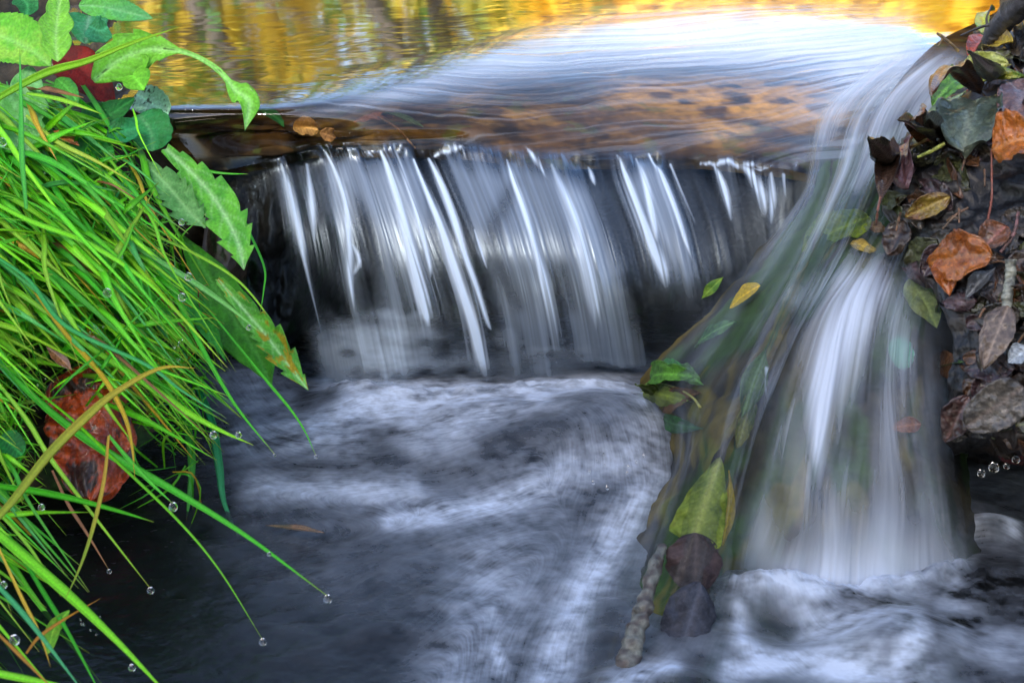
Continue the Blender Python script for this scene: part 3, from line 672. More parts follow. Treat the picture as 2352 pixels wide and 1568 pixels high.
rleaf('small bright orange leaf tucked beside the grey-green leaf', (2182, 292), (2112, 335), 48, 'ovate', (.55, .16, .015), OR, lift=.014, cup=.3)
rleaf('purple-brown leaf hanging point down with its stem below', (2085, 335), (2090, 425), 78, 'heart', (.15, .075, .085), PU, lift=.012, cup=.2, bend=.05, cv=(.2, .08, .08))
rleaf('dark green lobed leaf sticking up at the edge of the stream', (2232, 185), (2152, 250), 75, 'lobed', (.09, .24, .01), (.03, .10, .005), lift=.016, cup=.25, bend=.15)
rleaf('pale yellow-green wet leaf near the top of the right bank', (2320, 150), (2205, 178), 66, 'ovate', (.42, .46, .12), YG, lift=.014, cup=.2, bend=.1, cv=(.6, .6, .2))
rleaf('red-brown curled leaf below the black branch', (2290, 90), (2232, 140), 42, 'ovate', (.35, .05, .01), (.16, .03, .01), lift=.012, cup=.4, bend=.1)
rleaf('green leaf standing beside the tip of the black branch', (2268, 88), (2296, 26), 36, 'serr', (.20, .34, .02), GRN, lift=.02, cup=.2)
rleaf('yellow and olive leaf stretched under the pale wet leaf', (2360, 192), (2232, 205), 46, 'lance', (.30, .30, .03), GRN, lift=.016, cup=.3)
rleaf('narrow pale green leaf slanting above the small orange leaf', (2228, 215), (2110, 322), 40, 'lance', (.22, .30, .12), (.10, .14, .05), lift=.012, cup=.2, stem=[(2240, 205, .014), (2260, 190, .016)])
rleaf('golden leaf lying under the branch at the top right', (2330, 108), (2262, 118), 52, 'ovate', (.45, .33, .03), (.25, .14, .02), lift=.015, cup=.3)
rleaf('ribbed purple-brown leaf at the right edge above the orange one', (2372, 200), (2312, 305), 95, 'ovate', (.20, .11, .09), PU, lift=.012, cup=.15, cv=(.3, .2, .18))
rleaf('olive and orange leaf hanging by the cascade edge', (2185, 455), (2082, 495), 52, 'ovate', (.22, .15, .02), (.14, .05, .01), lift=.010, cup=.3, bend=.1)
rleaf('dark brown leaf with a thin red stem hanging at the water edge', (2062, 345), (2020, 470), 52, 'lance', (.07, .035, .02), (.03, .015, .01), lift=.008, cup=.3, stem=[(2040, 420, .016), (2015, 480, .014), (2010, 522, .01)], scol=(.25, .09, .05))
rleaf('rust-orange folded leaf standing out over the second fall', (2292, 598), (2146, 606), 112, 'ovate', (.36, .10, .006), (.22, .055, .004), lift=.022, cup=.18, bend=.06, tilt=(0, -.2, .2), cv=(.30, .10, .01))
rleaf('rust-orange leaf half bending down to the water', (2172, 590), (2180, 696), 66, 'lance', (.32, .08, .006), (.20, .05, .005), lift=.020, cup=.3, bend=.05)
rleaf('brown leaf with a red midrib above the rust-orange leaf', (2320, 515), (2250, 590), 70, 'ovate', (.17, .06, .02), BR, lift=.013, cup=.35, cv=(.35, .12, .08))
rleaf('grey-brown leaf lying lengthways at the foot of the pale twig', (2322, 702), (2262, 850), 74, 'ovate', (.17, .12, .085), (.09, .06, .045), lift=.014, cup=.15)
rleaf('shiny grey leaf bent over below the rust-orange leaf', (2285, 622), (2225, 690), 40, 'lance', (.12, .13, .14), (.05, .05, .055), lift=.010, cup=.5)
rleaf('grey-brown crumpled leaf with a pink edge low on the bank', (2352, 880), (2228, 975), 110, 'heart', (.10, .085, .07), (.045, .04, .035), lift=.014, cup=.2, wav=.2, cv=(.16, .12, .1))
rleaf('dark red-brown leaf low beside the second fall', (2230, 905), (2172, 1010), 74, 'ovate', (.07, .028, .022), (.035, .015, .012), lift=.010, cup=.2)
rleaf('maroon leaf jutting over the black hollow at the right edge', (2290, 960), (2380, 1060), 70, 'lance', (.12, .02, .02), (.05, .012, .01), lift=.010, cup=.3)
rleaf('small green leaf dipping into the side of the second fall', (2172, 898), (2128, 960), 42, 'ovate', (.06, .25, .09), (.03, .14, .06), lift=.010, cup=.2)
rleaf('green strip of leaf on the bank above the dipping green leaf', (2214, 835), (2168, 895), 40, 'lance', (.09, .18, .04), (.05, .10, .03), lift=.010, cup=.3)
rleaf('white shining wet leaf at the right edge of the litter', (2368, 800), (2320, 845), 52, 'ovate', (.32, .36, .40), (.14, .16, .18), lift=.014, cup=.2)
# ---------------------------------------------------------------- leaves caught on the ridge and under the water
G2 = 'leaves caught in the moving water'
def wleaf(label, b, t, w, kind, c1, c2, lift=.003, where='ridge', **k):
    k.setdefault('blend', .25)
    return rleaf(label, b, t, w, kind, c1, c2, lift=lift, where=where, group=G2, m=M_LEAF, name='sunken_leaf', **k)
wleaf('small bright yellow leaf in the middle of the cascade', (1752, 660), (1682, 712), 46, 'ovate', (.85, .60, .01), (.75, .5, .01), lift=.009, cup=.1, wav=.02)
wleaf('ragged green leaf with thin yellow stalks caught on the left of the ridge', (1500, 880), (1612, 868), 62, 'lobed', (.14, .36, .04), (.07, .18, .03), lift=.008, cup=.3, wav=.25, bend=.1, stem=[(1560, 895, .013), (1600, 915, .012), (1618, 940, .010)], scol=(.5, .45, .08))
wleaf('yellow-green ragged leaf lying below the stalked green one on the ridge', (1480, 900), (1590, 925), 55, 'lobed', (.22, .28, .03), (.10, .14, .02), lift=.005, cup=-.2, wav=.25)
wleaf('brown leaf tucked under the green leaves of the ridge', (1530, 935), (1612, 905), 56, 'ovate', (.20, .09, .02), (.08, .04, .015), lift=.005, wav=.2)
wleaf('dark green leaf at the foot of the green clump', (1525, 955), (1615, 985), 44, 'lance', (.04, .14, .04), (.02, .07, .02), lift=.003, wav=.2)
wleaf('bright green leaf scrap on top of the green clump', (1530, 838), (1572, 850), 26, 'round', (.08, .42, .06), (.05, .25, .04), lift=.009, wav=.2)
wleaf('pale green torn leaf behind the leaf scrap of the clump', (1560, 845), (1618, 885), 44, 'serr', (.20, .40, .10), (.10, .24, .05), lift=.004, wav=.25)
wleaf('olive leaf under the left end of the green clump', (1462, 885), (1520, 915), 40, 'serr', (.12, .16, .03), (.06, .09, .02), lift=.003, wav=.2)
wleaf('long green leaf slanting up the left flank of the ridge', (1600, 800), (1695, 740), 44, 'lance', (.12, .30, .07), (.05, .15, .04), lift=.007)
wleaf('thin green leaf beside the right end of the curtain', (1610, 690), (1660, 640), 26, 'lance', (.20, .32, .04), (.08, .20, .03), lift=.007)
wleaf('large olive leaf under the water in the dip above the second fall', (1990, 500), (1845, 575), 105, 'ovate', (.26, .34, .03), (.12, .22, .03))
wleaf('blurred pale yellow leaf under water near the right bank', (1950, 562), (2012, 580), 36, 'ovate', (.6, .45, .10), (.45, .3, .06), lift=.006)
wleaf('tan leaf just above the pale yellow one', (1990, 520), (2040, 535), 30, 'ovate', (.40, .22, .07), (.25, .12, .04), lift=.006)
wleaf('lime green leaf plastered beside the second fall under the rust leaf', (2090, 640), (2150, 752), 72, 'ovate', (.45, .52, .13), (.25, .34, .08), lift=.006, cup=.05)
wleaf('teal green round leaf inside the veil of the second fall', (2060, 778), (2078, 850), 56, 'round', (.15, .50, .32), (.10, .35, .22), lift=.005)
wleaf('faint orange leaf under water low in the second fall', (2112, 975), (2045, 985), 40, 'ovate', (.40, .14, .05), (.25, .08, .03), lift=.003)
wleaf('large yellow-green leaf draped over the log end', (1655, 1050), (1590, 1250), 150, 'fan', (.24, .31, .04), (.12, .18, .02), lift=.003, cup=-.08, cv=(.5, .55, .12))
wleaf('golden narrow leaf along the right side of the log', (1672, 1080), (1655, 1250), 34, 'lance', (.45, .33, .01), (.28, .18, .01), lift=.005)
wleaf('dark brown leaf hanging from the log end', (1600, 1222), (1590, 1375), 150, 'ovate', (.085, .055, .055), (.035, .022, .025), lift=.006, cup=-.15, wav=.15, where=['ridge'])
wleaf('slate-coloured leaf lying below the brown one at the pool', (1600, 1340), (1545, 1545), 135, 'ovate', (.06, .065, .09), (.03, .032, .045), lift=.012, cup=-.12)
wleaf('dark green leaf at the bottom by the pool foam', (1660, 1470), (1610, 1560), 60, 'ovate', (.02, .14, .05), (.01, .08, .03), lift=.010)
wleaf('mossy green streak of leaf left of the second fall', (1760, 800), (1700, 960), 60, 'lance', (.08, .16, .02), (.04, .09, .02), lift=.003)
wleaf('olive leaf under water halfway down the ridge', (1720, 900), (1690, 1030), 55, 'ovate', (.18, .18, .02), (.07, .12, .02), lift=.003)
wleaf('tan curled leaf at the left end of the lip', (672, 300), (730, 305), 46, 'round', (.55, .30, .07), (.32, .16, .04), where='bed', lift=.016, cup=.2)
wleaf('small brown leaf beside the tan one on the lip', (735, 312), (770, 318), 32, 'ovate', (.38, .18, .05), (.2, .09, .03), where='bed', lift=.017, cup=.3)
wleaf('orange-brown leaf under water near the lip', (905, 278), (815, 288), 28, 'ovate', (.36, .14, .06), (.2, .08, .04), where='bed', lift=.012)
wleaf('dull green leaf with a stem under water near the lip', (860, 272), (970, 298), 26, 'lance', (.14, .22, .10), (.08, .13, .06), where='bed', lift=.011, stem=[(905, 300, .014), (930, 325, .014), (952, 350, .013)], scol=(.25, .12, .04))
wleaf('green leaf blurred under water left of the tan leaf', (560, 268), (648, 292), 44, 'ovate', (.05, .30, .08), (.03, .2, .06), where='bed', lift=.012)
wleaf('brown scrap of leaf adrift at the edge of the dark pool', (610, 1208), (745, 1222), 16, 'lance', (.34, .17, .05), (.15, .10, .04), where='pool', lift=.0) if 'pool' in BV else None
o = leaf_thing('sunken_leaf', 'narrow brown leaf adrift at the edge of the dark pool', 'fallen leaf', [P(610, 1205, z=.006), P(680, 1212, z=.008), P(745, 1222, z=.006)], .006, (0, 0, 1), M_DEAD, kind='lance', c1=(.16, .08, .03), c2=(.06, .05, .02), group=G2)

# ---------------------------------------------------------------- twigs and branches
def stick(name, label, pts, radii, c1, c2, seed, group=None, ns=12, knots=.25, side=()):
    q = cr(np.array(pts, float), 60); r = np.interp(np.linspace(0, 1, 60), np.linspace(0, 1, len(radii)), radii)
    v, f = tube(q, r, ns, knots, seed); n = fbm(v[:, 0]*260, v[:, 1]*260+v[:, 2]*260, seed, 4)
    c = colmix(c1, c2, ss(.4, .62, n))
    if not side: return tag(mesh_obj(name, v, f, M_BARK, loc=pts[0], cols=c), label, name, group)
    o = empty(name, pts[0]); mesh_obj('main_stem', v, f, M_BARK, parent=o, loc=pts[0], cols=c)
    for sp_, r0 in side:
        q2 = cr(np.array(sp_, float), 20) if len(sp_) > 2 else np.linspace(sp_[0], sp_[1], 20)
        v, f = tube(q2, np.linspace(r0, r0*.4, 20), 8, .2, seed+3); mesh_obj('side_twig', v, f, M_BARK, parent=o, loc=sp_[0], cols=colmix(c1, c2, fbm(v[:, 0]*200, v[:, 1]*200, seed, 3)))
    return tag(o, label, name, group)
b0 = on('right', 2290, 80, .02)[0]
stick('branch', 'thick wet black branch reaching down from the top right corner', [P(2440, -80, d=1.08), P(2356, 0, d=1.11), P(2310, 45, d=1.14), P(2284, 78, d=1.155), P(2270, 96, d=1.16)], [.012, .0105, .0095, .009, .006], (.012, .011, .013), (.06, .055, .06), 301,
      side=[([P(2300, 52, d=1.145), P(2255, 62, d=1.15), P(2206, 82, d=1.155)], .0016), ([P(2276, 80, d=1.155), P(2266, 45, d=1.16), P(2277, 15, d=1.165)], .0013)])
stick('twig', 'thin pale twig poking out over the bright water at the top right', [P(2202, 118, d=1.19), P(2180, 98, d=1.19), P(2165, 86, d=1.19), P(2152, 76, d=1.19)], [.0012, .0013, .0016, .001], (.30, .2, .06), (.12, .08, .04), 303,
      side=[([P(2163, 86, d=1.19), P(2162, 96, d=1.188), P(2154, 106, d=1.187)], .001)])
pt = on('right', 2318, 620, .018)[0]
stick('twig', 'pale mottled stick upright between leaves at the right edge', [P(2322, 596, d=pt[1]), P(2320, 640, d=pt[1]-.005), P(2314, 680, d=pt[1]-.012), P(2310, 722, d=pt[1]-.018)], [.0035, .0032, .0035, .003], (.28, .28, .22), (.10, .10, .08), 305)
stick('twig', 'lichen-spotted stick standing in the pool beside the log end', [P(1520, 1255, z=.036), P(1505, 1300, z=.033), P(1480, 1380, z=.022), P(1462, 1450, z=.012), P(1440, 1530, z=.0), P(1420, 1600, z=-.02)], [.0028, .0042, .005, .0055, .0062, .006], (.12, .12, .10), (.05, .035, .03), 307, knots=.6,
      side=[([P(1462, 1400, z=.026), P(1456, 1396, z=.029)], .002)])
stick('twig', 'thin brown twig crossing the foot of the bank above the black hollow', [on('right', 2140, 330, .016)[0], on('right', 2090, 350, .016)[0], P(2052, 332, d=1.0)], [.0013, .0011, .0009], (.22, .08, .06), (.3, .25, .08), 309)
stick('twig', 'yellow-green stalk lying under the small orange leaf', [on('right', 2172, 338, .02)[0], on('right', 2150, 352, .02)[0], on('right', 2119, 370, .02)[0]], [.0012, .0014, .001], (.45, .5, .1), (.3, .3, .06), 311)
stick('twig', 'long reddish stalk running down the dark rock at the right edge', [on('right', 2350, 490, .012)[0], on('right', 2330, 540, .012)[0], on('right', 2300, 590, .012)[0]], [.001, .0012, .001], (.2, .09, .08), (.1, .05, .04), 313)
for i in range(16):
    y = lr.uniform(60, 980); x = edgeX(y)+lr.uniform(15, 220); a = lr.uniform(0, 3.1); L_ = lr.uniform(25, 70)
    q0, q1 = on('right', x, y, .008)[0], on('right', x+L_*math.cos(a), y+L_*math.sin(a), .012)[0]
    stick('twig', 'short thin leaf stalk or twig among the litter of the right bank', [q0, (q0+q1)/2+[0, 0, .002], q1], [.0008, .0009, .0006], (.2, .10, .05), (.1, .06, .03), 320+i, group='small stalks among the leaf litter', ns=6)

# ---------------------------------------------------------------- left bank: grass
def dG(Y): return np.interp(Y, [-200, 0, 100, 300, 600, 900, 1200, 1500, 1600], [1.2, 1.10, 1.05, .98, .88, .80, .73, .645, .625])
GC1 = [((.10, .52, .008), (.16, .66, .015)), ((.05, .42, .012), (.09, .56, .025)), ((.18, .64, .01), (.30, .74, .02)), ((.04, .36, .06), (.10, .48, .10))]
def blade_geo(path, w, ca_, cb_, nseg=22, fold=.35, tw=0.0, seed=0, base=.6):
    q = cr(np.asarray(path, float), nseg); T = np.gradient(q, axis=0); T /= np.linalg.norm(T, axis=1, keepdims=True)
    V = CAM-q; V /= np.linalg.norm(V, axis=1, keepdims=True); V = V+np.array([0, 0, .5])
    S = np.cross(T, V); S /= np.linalg.norm(S, axis=1, keepdims=True)+1e-9; N = np.cross(S, T)
    a = tw*np.linspace(-1, 1, nseg)+(_h(np.array([seed]), np.array([3]), 5)[0]-.5)*1.6
    S, N = S*np.cos(a)[:, None]+N*np.sin(a)[:, None], N*np.cos(a)[:, None]-S*np.sin(a)[:, None]
    t = np.linspace(0, 1, nseg); ww = w/2*np.clip(base+(1-base)*t*3, 0, 1)*np.clip((1-t)*1.9, .03, 1)**.75
    cr5 = np.array([-1, -.55, 0, .55, 1.]); hh = np.array([fold, fold*.5, 0, fold*.5, fold])
    v = q[:, None]+S[:, None]*(cr5[None]*ww[:, None])[..., None]+N[:, None]*(hh[None]*ww[:, None])[..., None]
    v = np.concatenate([v, v[:, 1:4][:, ::-1]-N[:, None]*(.10*w*np.array([.5, 1.2, .5]))[None, :, None]*np.clip((1-t)*3, .1, 1)[:, None, None]], 1)
    c = colmix(np.broadcast_to(ca_, (nseg, 8, 3)), np.broadcast_to(cb_, (nseg, 8, 3)), (np.broadcast_to(t[:, None], (nseg, 8))*.6+.4*fbm(t[:, None]*9+seed, np.arange(8)[None]*.8, seed, 2)))
    c = np.clip(c*(1+.35*(np.array([0, 0, 1, 0, 0, 0, 1, 0])[None, :, None])), 0, 1)
    tip = ss(.9, 1, t)[:, None]; c = colmix(c, np.broadcast_to((.4, .3, .04), c.shape), tip*np.ones((1, 8))*.6)
    i = np.arange(nseg*8).reshape(nseg, 8); j = np.roll(i, -1, 1)
    f = np.stack([i[:-1], i[1:], j[1:], j[:-1]], -1).reshape(-1, 4)
    return v.reshape(-1, 3), f, c.reshape(-1, 3)
def pxpath(pts, off=0.0, doff=None):
    return [P(x, y, d=dG(y)+off+(0 if doff is None else doff[i])) for i, (x, y) in enumerate(pts)]
# individual blades, from root to tip
YEL = ((.50, .42, .02), (.75, .45, .03)); BRN = ((.25, .10, .04), (.42, .2, .08)); ORG = ((.45, .22, .02), (.6, .26, .02)); LIM = ((.20, .52, .02), (.35, .62, .03)); G0_, G1_, G2_, G3_ = GC1
BL = [
 ('longest broad blade reaching over the dark pool with a big drop at its tip', [(-40,800),(120,950),(253,1045),(400,1128),(567,1232),(752,1368)], 24, G1_, -.02),
 ('slim blade bending down to a hanging drop lowest over the pool', [(60,880),(160,960),(250,1045),(400,1188),(500,1305),(603,1468)], 15, G2_, -.03),
 ('straight blade ending in a drop above the dark pool at lower left', [(-20,860),(60,960),(117,1052),(217,1185),(345,1350)], 15, LIM, -.04),
 ('level green blade pointing right below the rust-red leaf', [(-60,1100),(0,1115),(90,1128),(183,1148),(280,1175),(353,1198)], 19, G1_, -.05),
 ('dry brown blade hanging with a tiny drop at its end', [(120,1080),(157,1158),(200,1225),(250,1308)], 9, BRN, -.01),
 ('short blade under the longest one carrying a round drop', [(250,1000),(300,1060),(350,1112),(397,1156)], 12, G1_, -.04),
 ('very broad blade sweeping to the bottom edge of the picture', [(-60,1180),(0,1232),(150,1362),(267,1472),(400,1610)], 30, G2_, -.05),
 ('arching yellow-tipped blade crossing the others to the upper right', [(-60,1240),(20,1160),(110,1045),(200,955),(267,900),(367,846),(447,845)], 22, ((.20,.42,.02),(.65,.40,.03)), -.07),
 ('bright yellow blade falling steeply beside the rust-red leaf', [(60,640),(133,746),(233,863),(283,950),(302,1020),(310,1100)], 15, YEL, -.04),
 ('mid-green blade with a drop sliding near its pointed tip over the pool', [(150,760),(333,880),(420,940),(500,985),(582,1022)], 18, G2_, -.03),
 ('long steep blade ending in a tiny drop near the pool foam', [(250,440),(300,540),(383,646),(467,806),(540,930),(630,1042)], 15, G1_, -.01),
 ('thin dark blade below the spotted leaf with a tiny drop at its tip', [(470,700),(560,810),(617,880),(667,940),(700,990),(725,1045)], 8, G1_, .02),
 ('pale glossy blade running down to the spotted leaf', [(300,560),(433,640),(520,700),(604,768)], 16, ((.12,.45,.12),(.25,.6,.15)), -.03),
 ('thin blade drooping in a hook in front of the black hollow', [(480,420),(540,470),(575,540),(607,616),(605,670),(597,722)], 7, G1_, .06),
 ('thin blade slanting across the black hollow to the spotted leaf', [(280,490),(333,530),(450,585),(540,640),(600,705),(642,772)], 9, LIM, .02),
 ('short level blade pointing right in front of the dark rock', [(400,378),(450,388),(510,398),(570,400)], 7, G1_, .08),
 ('broad dark blade drooping straight into the edge of the pool', [(440,860),(485,960),(505,1070),(515,1150),(548,1235)], 24, ((.01,.22,.06),(.03,.30,.14)), .07),
 ('broad dark blade left of the one that droops into the pool', [(400,850),(428,960),(442,1060),(436,1140),(428,1195)], 22, ((.02,.24,.02),(.05,.32,.04)), .07),
 ('upper blade rising to the right across the amber water', [(-60,260),(30,205),(110,165),(200,140),(300,100),(413,62)], 17, LIM, -.06),
 ('blade with a swollen middle pointing right under the round leaves', [(60,215),(130,228),(185,245),(233,262)], 14, LIM, -.05),
 ('yellowish blade crossing down right below the round leaves', [(60,265),(130,325),(220,370),(313,424)], 11, ((.25,.5,.03),(.45,.5,.04)), -.04),
 ('blade slanting into the bottom left corner', [(-40,1310),(30,1385),(100,1470),(200,1600)], 20, ((.06,.42,.12),(.12,.5,.18)), -.07),
 ('dark green blade right of the bottom corner blades', [(20,1230),(100,1362),(160,1460),(240,1610)], 15, G1_, -.03),
 ('mustard yellow blade dropping at the bottom left', [(-20,1220),(50,1370),(90,1450),(116,1530)], 12, YEL, -.06),
 ('short orange dead blade pointing up right over the bottom blades', [(60,1500),(90,1462),(150,1420),(230,1374)], 9, ORG, -.04),
 ('orange and green blade crossing steeply in front of the rust-red leaf', [(250,1000),(240,1100),(215,1210),(185,1300),(150,1375)], 12, ((.55,.26,.02),(.14,.42,.02)), -.06),
 ('yellow-green blade dropping steeply at the bottom beside the broad one', [(0,1180),(70,1260),(140,1370)], 9, LIM, -.03),
 ('level blade entering at the bottom left edge', [(-80,1530),(0,1548),(120,1572),(250,1600)], 22, G2_, -.08),
 ('orange dead blade hanging down at the far bottom left', [(-20,1440),(30,1490),(70,1530),(130,1590)], 12, ORG, -.09),
 ('vertical bright blade standing in front of the tall leaves at the far left', [(60,480),(50,360),(48,240),(45,110)], 12, ((.10,.45,.05),(.08,.5,.06)), -.10),
 ('thick pale blade crossing the middle of the grass to the right', [(-80,430),(60,505),(200,560),(333,645),(413,727)], 19, G2_, -.05),
 ('long shiny blade across the middle with white water beads', [(-60,560),(60,640),(150,750),(333,838),(420,900),(520,960)], 18, ((.05,.40,.08),(.10,.5,.12)), -.05),
]
TIP = {}
bi = 0
for lab, pts, w, (c1, c2), off in BL:
    pth = pxpath(pts, off); Wm = mm(w, pth[len(pth)//2][1])
    v, f, c = blade_geo(pth, Wm, c1, c2, 34, seed=bi)
    o = mesh_obj('grass_blade', v, f, M_GRASS, loc=pth[0], cols=c); tag(o, lab, 'grass blade', 'long grass blades drooping over the water'); TIP[bi] = pth[-1]; bi += 1
# the mass of grass behind them: nobody could count it
hullY = [200, 260, 330, 430, 600, 750, 850, 950, 1060, 1130, 1180, 1250, 1400, 1600]
hullX = [130, 290, 345, 410, 455, 520, 530, 560, 520, 440, 250, 180, 220, 260]
gr = random.Random(3); VV, FF, CC = [], [], []; nvv = 0; cnt = 0
while cnt < 1050:
    rx = gr.uniform(-420, 330); ry = gr.uniform(180, 1050)
    if gr.random() < .12: rx = gr.uniform(-350, 40); ry = gr.uniform(1000, 1330)
    ang_ = R(gr.gauss(42, 15)); L_ = gr.uniform(140, 520)
    if gr.random() < .12: ang_ = R(gr.uniform(-70, 10)); L_ *= .5
    dx, dy = math.cos(ang_)*L_, math.sin(ang_)*L_
    tx, ty = rx+dx, ry+dy
    bow = gr.uniform(-.12, .02)*L_
    mx_, my_ = rx+dx*.5+bow*-dy/L_*-1, ry+dy*.5+bow
    if tx > np.interp(ty, hullY, hullX)+gr.gauss(0, 14) or mx_ > np.interp(my_, hullY, hullX) or ty > 1620: continue
    if tx < -40 and rx < -40: continue
    if gr.random() < .97 and any(((a_-210)/105)**2+((b_-1015)/150)**2 < 1 for a_, b_ in ((tx, ty), (mx_, my_), ((tx+mx_)/2, (ty+my_)/2))): continue
    if ty > 1080 and tx > -20 and gr.random() < .72: continue
    o1 = gr.uniform(-.035, .075); cl = gr.choices(GC1+[YEL, BRN, LIM], [9, 7, 8, 2, .6, .25, 5])[0]
    k = gr.uniform(.7, 1.15)
    pth = [P(rx, ry, d=dG(ry)+o1+.02), P((rx+mx_)/2, (ry+my_)/2+bow*.3, d=dG(ry*.75+ty*.25)+o1-.005), P(mx_, my_, d=dG((ry+ty)/2)+o1-.008), P(tx, ty, d=dG(ty)+o1)]
    v, f, c = blade_geo(pth, mm(gr.uniform(5, 19), pth[1][1]), np.array(cl[0])*k, np.array(cl[1])*k, 11, fold=gr.uniform(.1, .6), tw=gr.uniform(-.8, .8), seed=cnt+50)
    VV.append(v); FF.append(f+nvv); CC.append(c); nvv += len(v); cnt += 1
# fine tangled grass close to the soil
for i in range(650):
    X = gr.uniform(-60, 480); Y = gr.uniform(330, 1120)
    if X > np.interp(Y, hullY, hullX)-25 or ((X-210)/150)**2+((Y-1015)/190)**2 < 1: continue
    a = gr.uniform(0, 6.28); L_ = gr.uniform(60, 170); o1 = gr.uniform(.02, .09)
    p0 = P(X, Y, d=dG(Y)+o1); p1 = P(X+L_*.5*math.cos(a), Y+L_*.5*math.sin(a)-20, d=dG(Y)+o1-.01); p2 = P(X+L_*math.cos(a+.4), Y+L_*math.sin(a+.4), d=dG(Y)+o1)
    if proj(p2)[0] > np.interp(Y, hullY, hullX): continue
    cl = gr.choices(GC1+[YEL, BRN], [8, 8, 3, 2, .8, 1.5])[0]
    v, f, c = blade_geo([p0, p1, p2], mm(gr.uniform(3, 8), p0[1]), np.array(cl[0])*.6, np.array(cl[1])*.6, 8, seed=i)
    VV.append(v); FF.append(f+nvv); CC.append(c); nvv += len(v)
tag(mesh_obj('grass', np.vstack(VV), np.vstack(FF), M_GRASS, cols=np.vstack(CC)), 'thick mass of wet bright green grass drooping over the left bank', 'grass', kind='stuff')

# ---------------------------------------------------------------- left bank: broad leaves
def lleaf(label, pts, w, kind, c1, c2, off=-.03, nh=None, name='broad_leaf', cat='leaf', group='broad green leaves on the left bank', m=None, ds=None, **k):
    pth = [P(x, y, d=dG(y)+off+(ds[i] if ds else 0)) for i, (x, y) in enumerate(pts)]
    n = unit(unit(CAM-pth[0])+np.array(nh if nh is not None else (0, 0, .3)))
    return leaf_thing(name, label, cat, pth, mm(w, pth[0][1]), n, m or M_LEAF, kind=kind, c1=c1, c2=c2, group=group, **k)
LG, LG2 = (.16, .50, .03), (.09, .38, .02)
DG, DG2 = (.03, .24, .06), (.015, .15, .03)
PG, PG2 = (.25, .5, .22), (.13, .38, .12)
lleaf('arching toothed leaf whose tip droops in front of the amber water', [(215,185),(270,140),(320,118),(375,112),(440,125),(500,160),(540,205),(572,235),(564,297)], 105, 'arch', (.20,.58,.04), LG, off=.0, nh=(.1,0,.1), cup=.05, spots=((.05,.12,.02), .72), cv=(.4,.75,.25))
lleaf('short toothed lobe below the arching leaf', [(275,130),(300,165),(330,205)], 95, 'lobed', (.16,.5,.03), LG2, off=.01)
lleaf('toothed leaf hanging in front of the black hollow', [(380,340),(430,385),(480,440),(520,500),(548,560),(560,618)], 100, 'tooth', (.15,.52,.04), (.08,.38,.03), off=.03, nh=(0,-.5,.5), cv=(.45,.75,.35), cup=.08)
lleaf('pale green blunt leaf beside the toothed one', [(330,370),(380,420),(430,480),(472,522)], 85, 'tooth', (.16,.42,.12), (.09,.3,.07), off=.03, cv=(.3,.6,.22))
lleaf('long dark green leaf behind the spotted leaf', [(400,520),(470,620),(530,720),(590,810),(625,885)], 110, 'lance', (.05,.30,.01), (.03,.18,.01), off=.05, cup=.1, cv=(.1,.4,.05))
lleaf('long leaf whose pale folded tip has a yellow-brown blotch', [(500,640),(560,710),(615,775),(660,835),(708,895)], 74, 'tooth', (.14,.48,.05), (.08,.34,.04), off=.02, spots=((.40,.32,.02), .60), cup=.15, cv=(.45,.75,.35), fold=.15)
lleaf('deep green strap leaf in the middle of the grass', [(330,560),(400,640),(470,740),(520,830)], 50, 'lance', (.04,.32,.03), (.03,.2,.02), off=.03)
lleaf('large bright leaf at the far left edge near the top', [(-60,60),(20,90),(70,115),(115,150)], 120, 'serr', (.14,.52,.03), (.30,.6,.06), off=-.03, cv=(.3,.65,.15))
lleaf('big pale mottled leaf standing at the left edge', [(60,360),(55,290),(60,220),(70,150)], 105, 'lobed', (.14,.48,.08), (.24,.58,.20), off=-.02, cv=(.35,.65,.3))
lleaf('broad leaf lying low at the left edge under the mottled one', [(-40,210),(20,250),(70,290),(92,345)], 95, 'ovate', (.10,.42,.05), LG2, off=-.01)
lleaf('fresh yellow-green stalk leaf rising out of the top of the picture', [(132,140),(128,90),(132,40),(140,-30)], 75, 'lobed', (.26,.62,.05), (.18,.5,.04), off=-.05, cv=(.4,.7,.2))
lleaf('dusky green clover-like leaf at the top', [(205,35),(200,62),(196,98)], 80, 'heart', (.05,.30,.12), DG, off=.03, cv=(.2,.4,.25))
lleaf('blue-green round leaf right of the clover-like one', [(205,60),(228,70),(248,62)], 60, 'scallop', (.05,.32,.14), DG, off=.02)
lleaf('long jagged green leaf pointing right along the top edge', [(180,12),(230,15),(290,28),(350,42)], 56, 'serr', (.08,.36,.10), (.10,.42,.06), off=.03, cv=(.2,.5,.2))
lleaf('small clover leaf in the top left corner', [(45,-10),(62,12),(60,35)], 50, 'heart', DG, DG2, off=-.02)
lleaf('dark green scalloped ground ivy leaf at the edge of the dark rock', [(318,262),(345,300),(350,345)], 95, 'scallop', (.03,.28,.07), (.02,.2,.03), off=.03, cv=(.12,.38,.14))
lleaf('pale blue-green leaf with dark specks above the ground ivy', [(312,215),(345,235),(385,262)], 70, 'scallop', (.35,.58,.40), (.25,.5,.28), off=.05, spots=((.05,.08,.04), .62))
lleaf('round ground ivy leaf left of the scalloped one', [(248,292),(280,300),(318,290)], 56, 'round', (.02,.26,.08), DG2, off=.01)
lleaf('dark green leaf between the red leaf and the ground ivy', [(190,245),(240,265),(310,225)], 58, 'ovate', (.02,.2,.03), DG2, off=.03)
lleaf('shaded green leaf under the ground ivy leaves', [(150,370),(210,350),(262,345)], 70, 'heart', (.03,.28,.03), DG2, off=.0)
lleaf('oval leaf in front of the dark red leaf', [(130,180),(155,205),(180,238)], 40, 'ovate', (.08,.36,.04), DG, off=-.01)
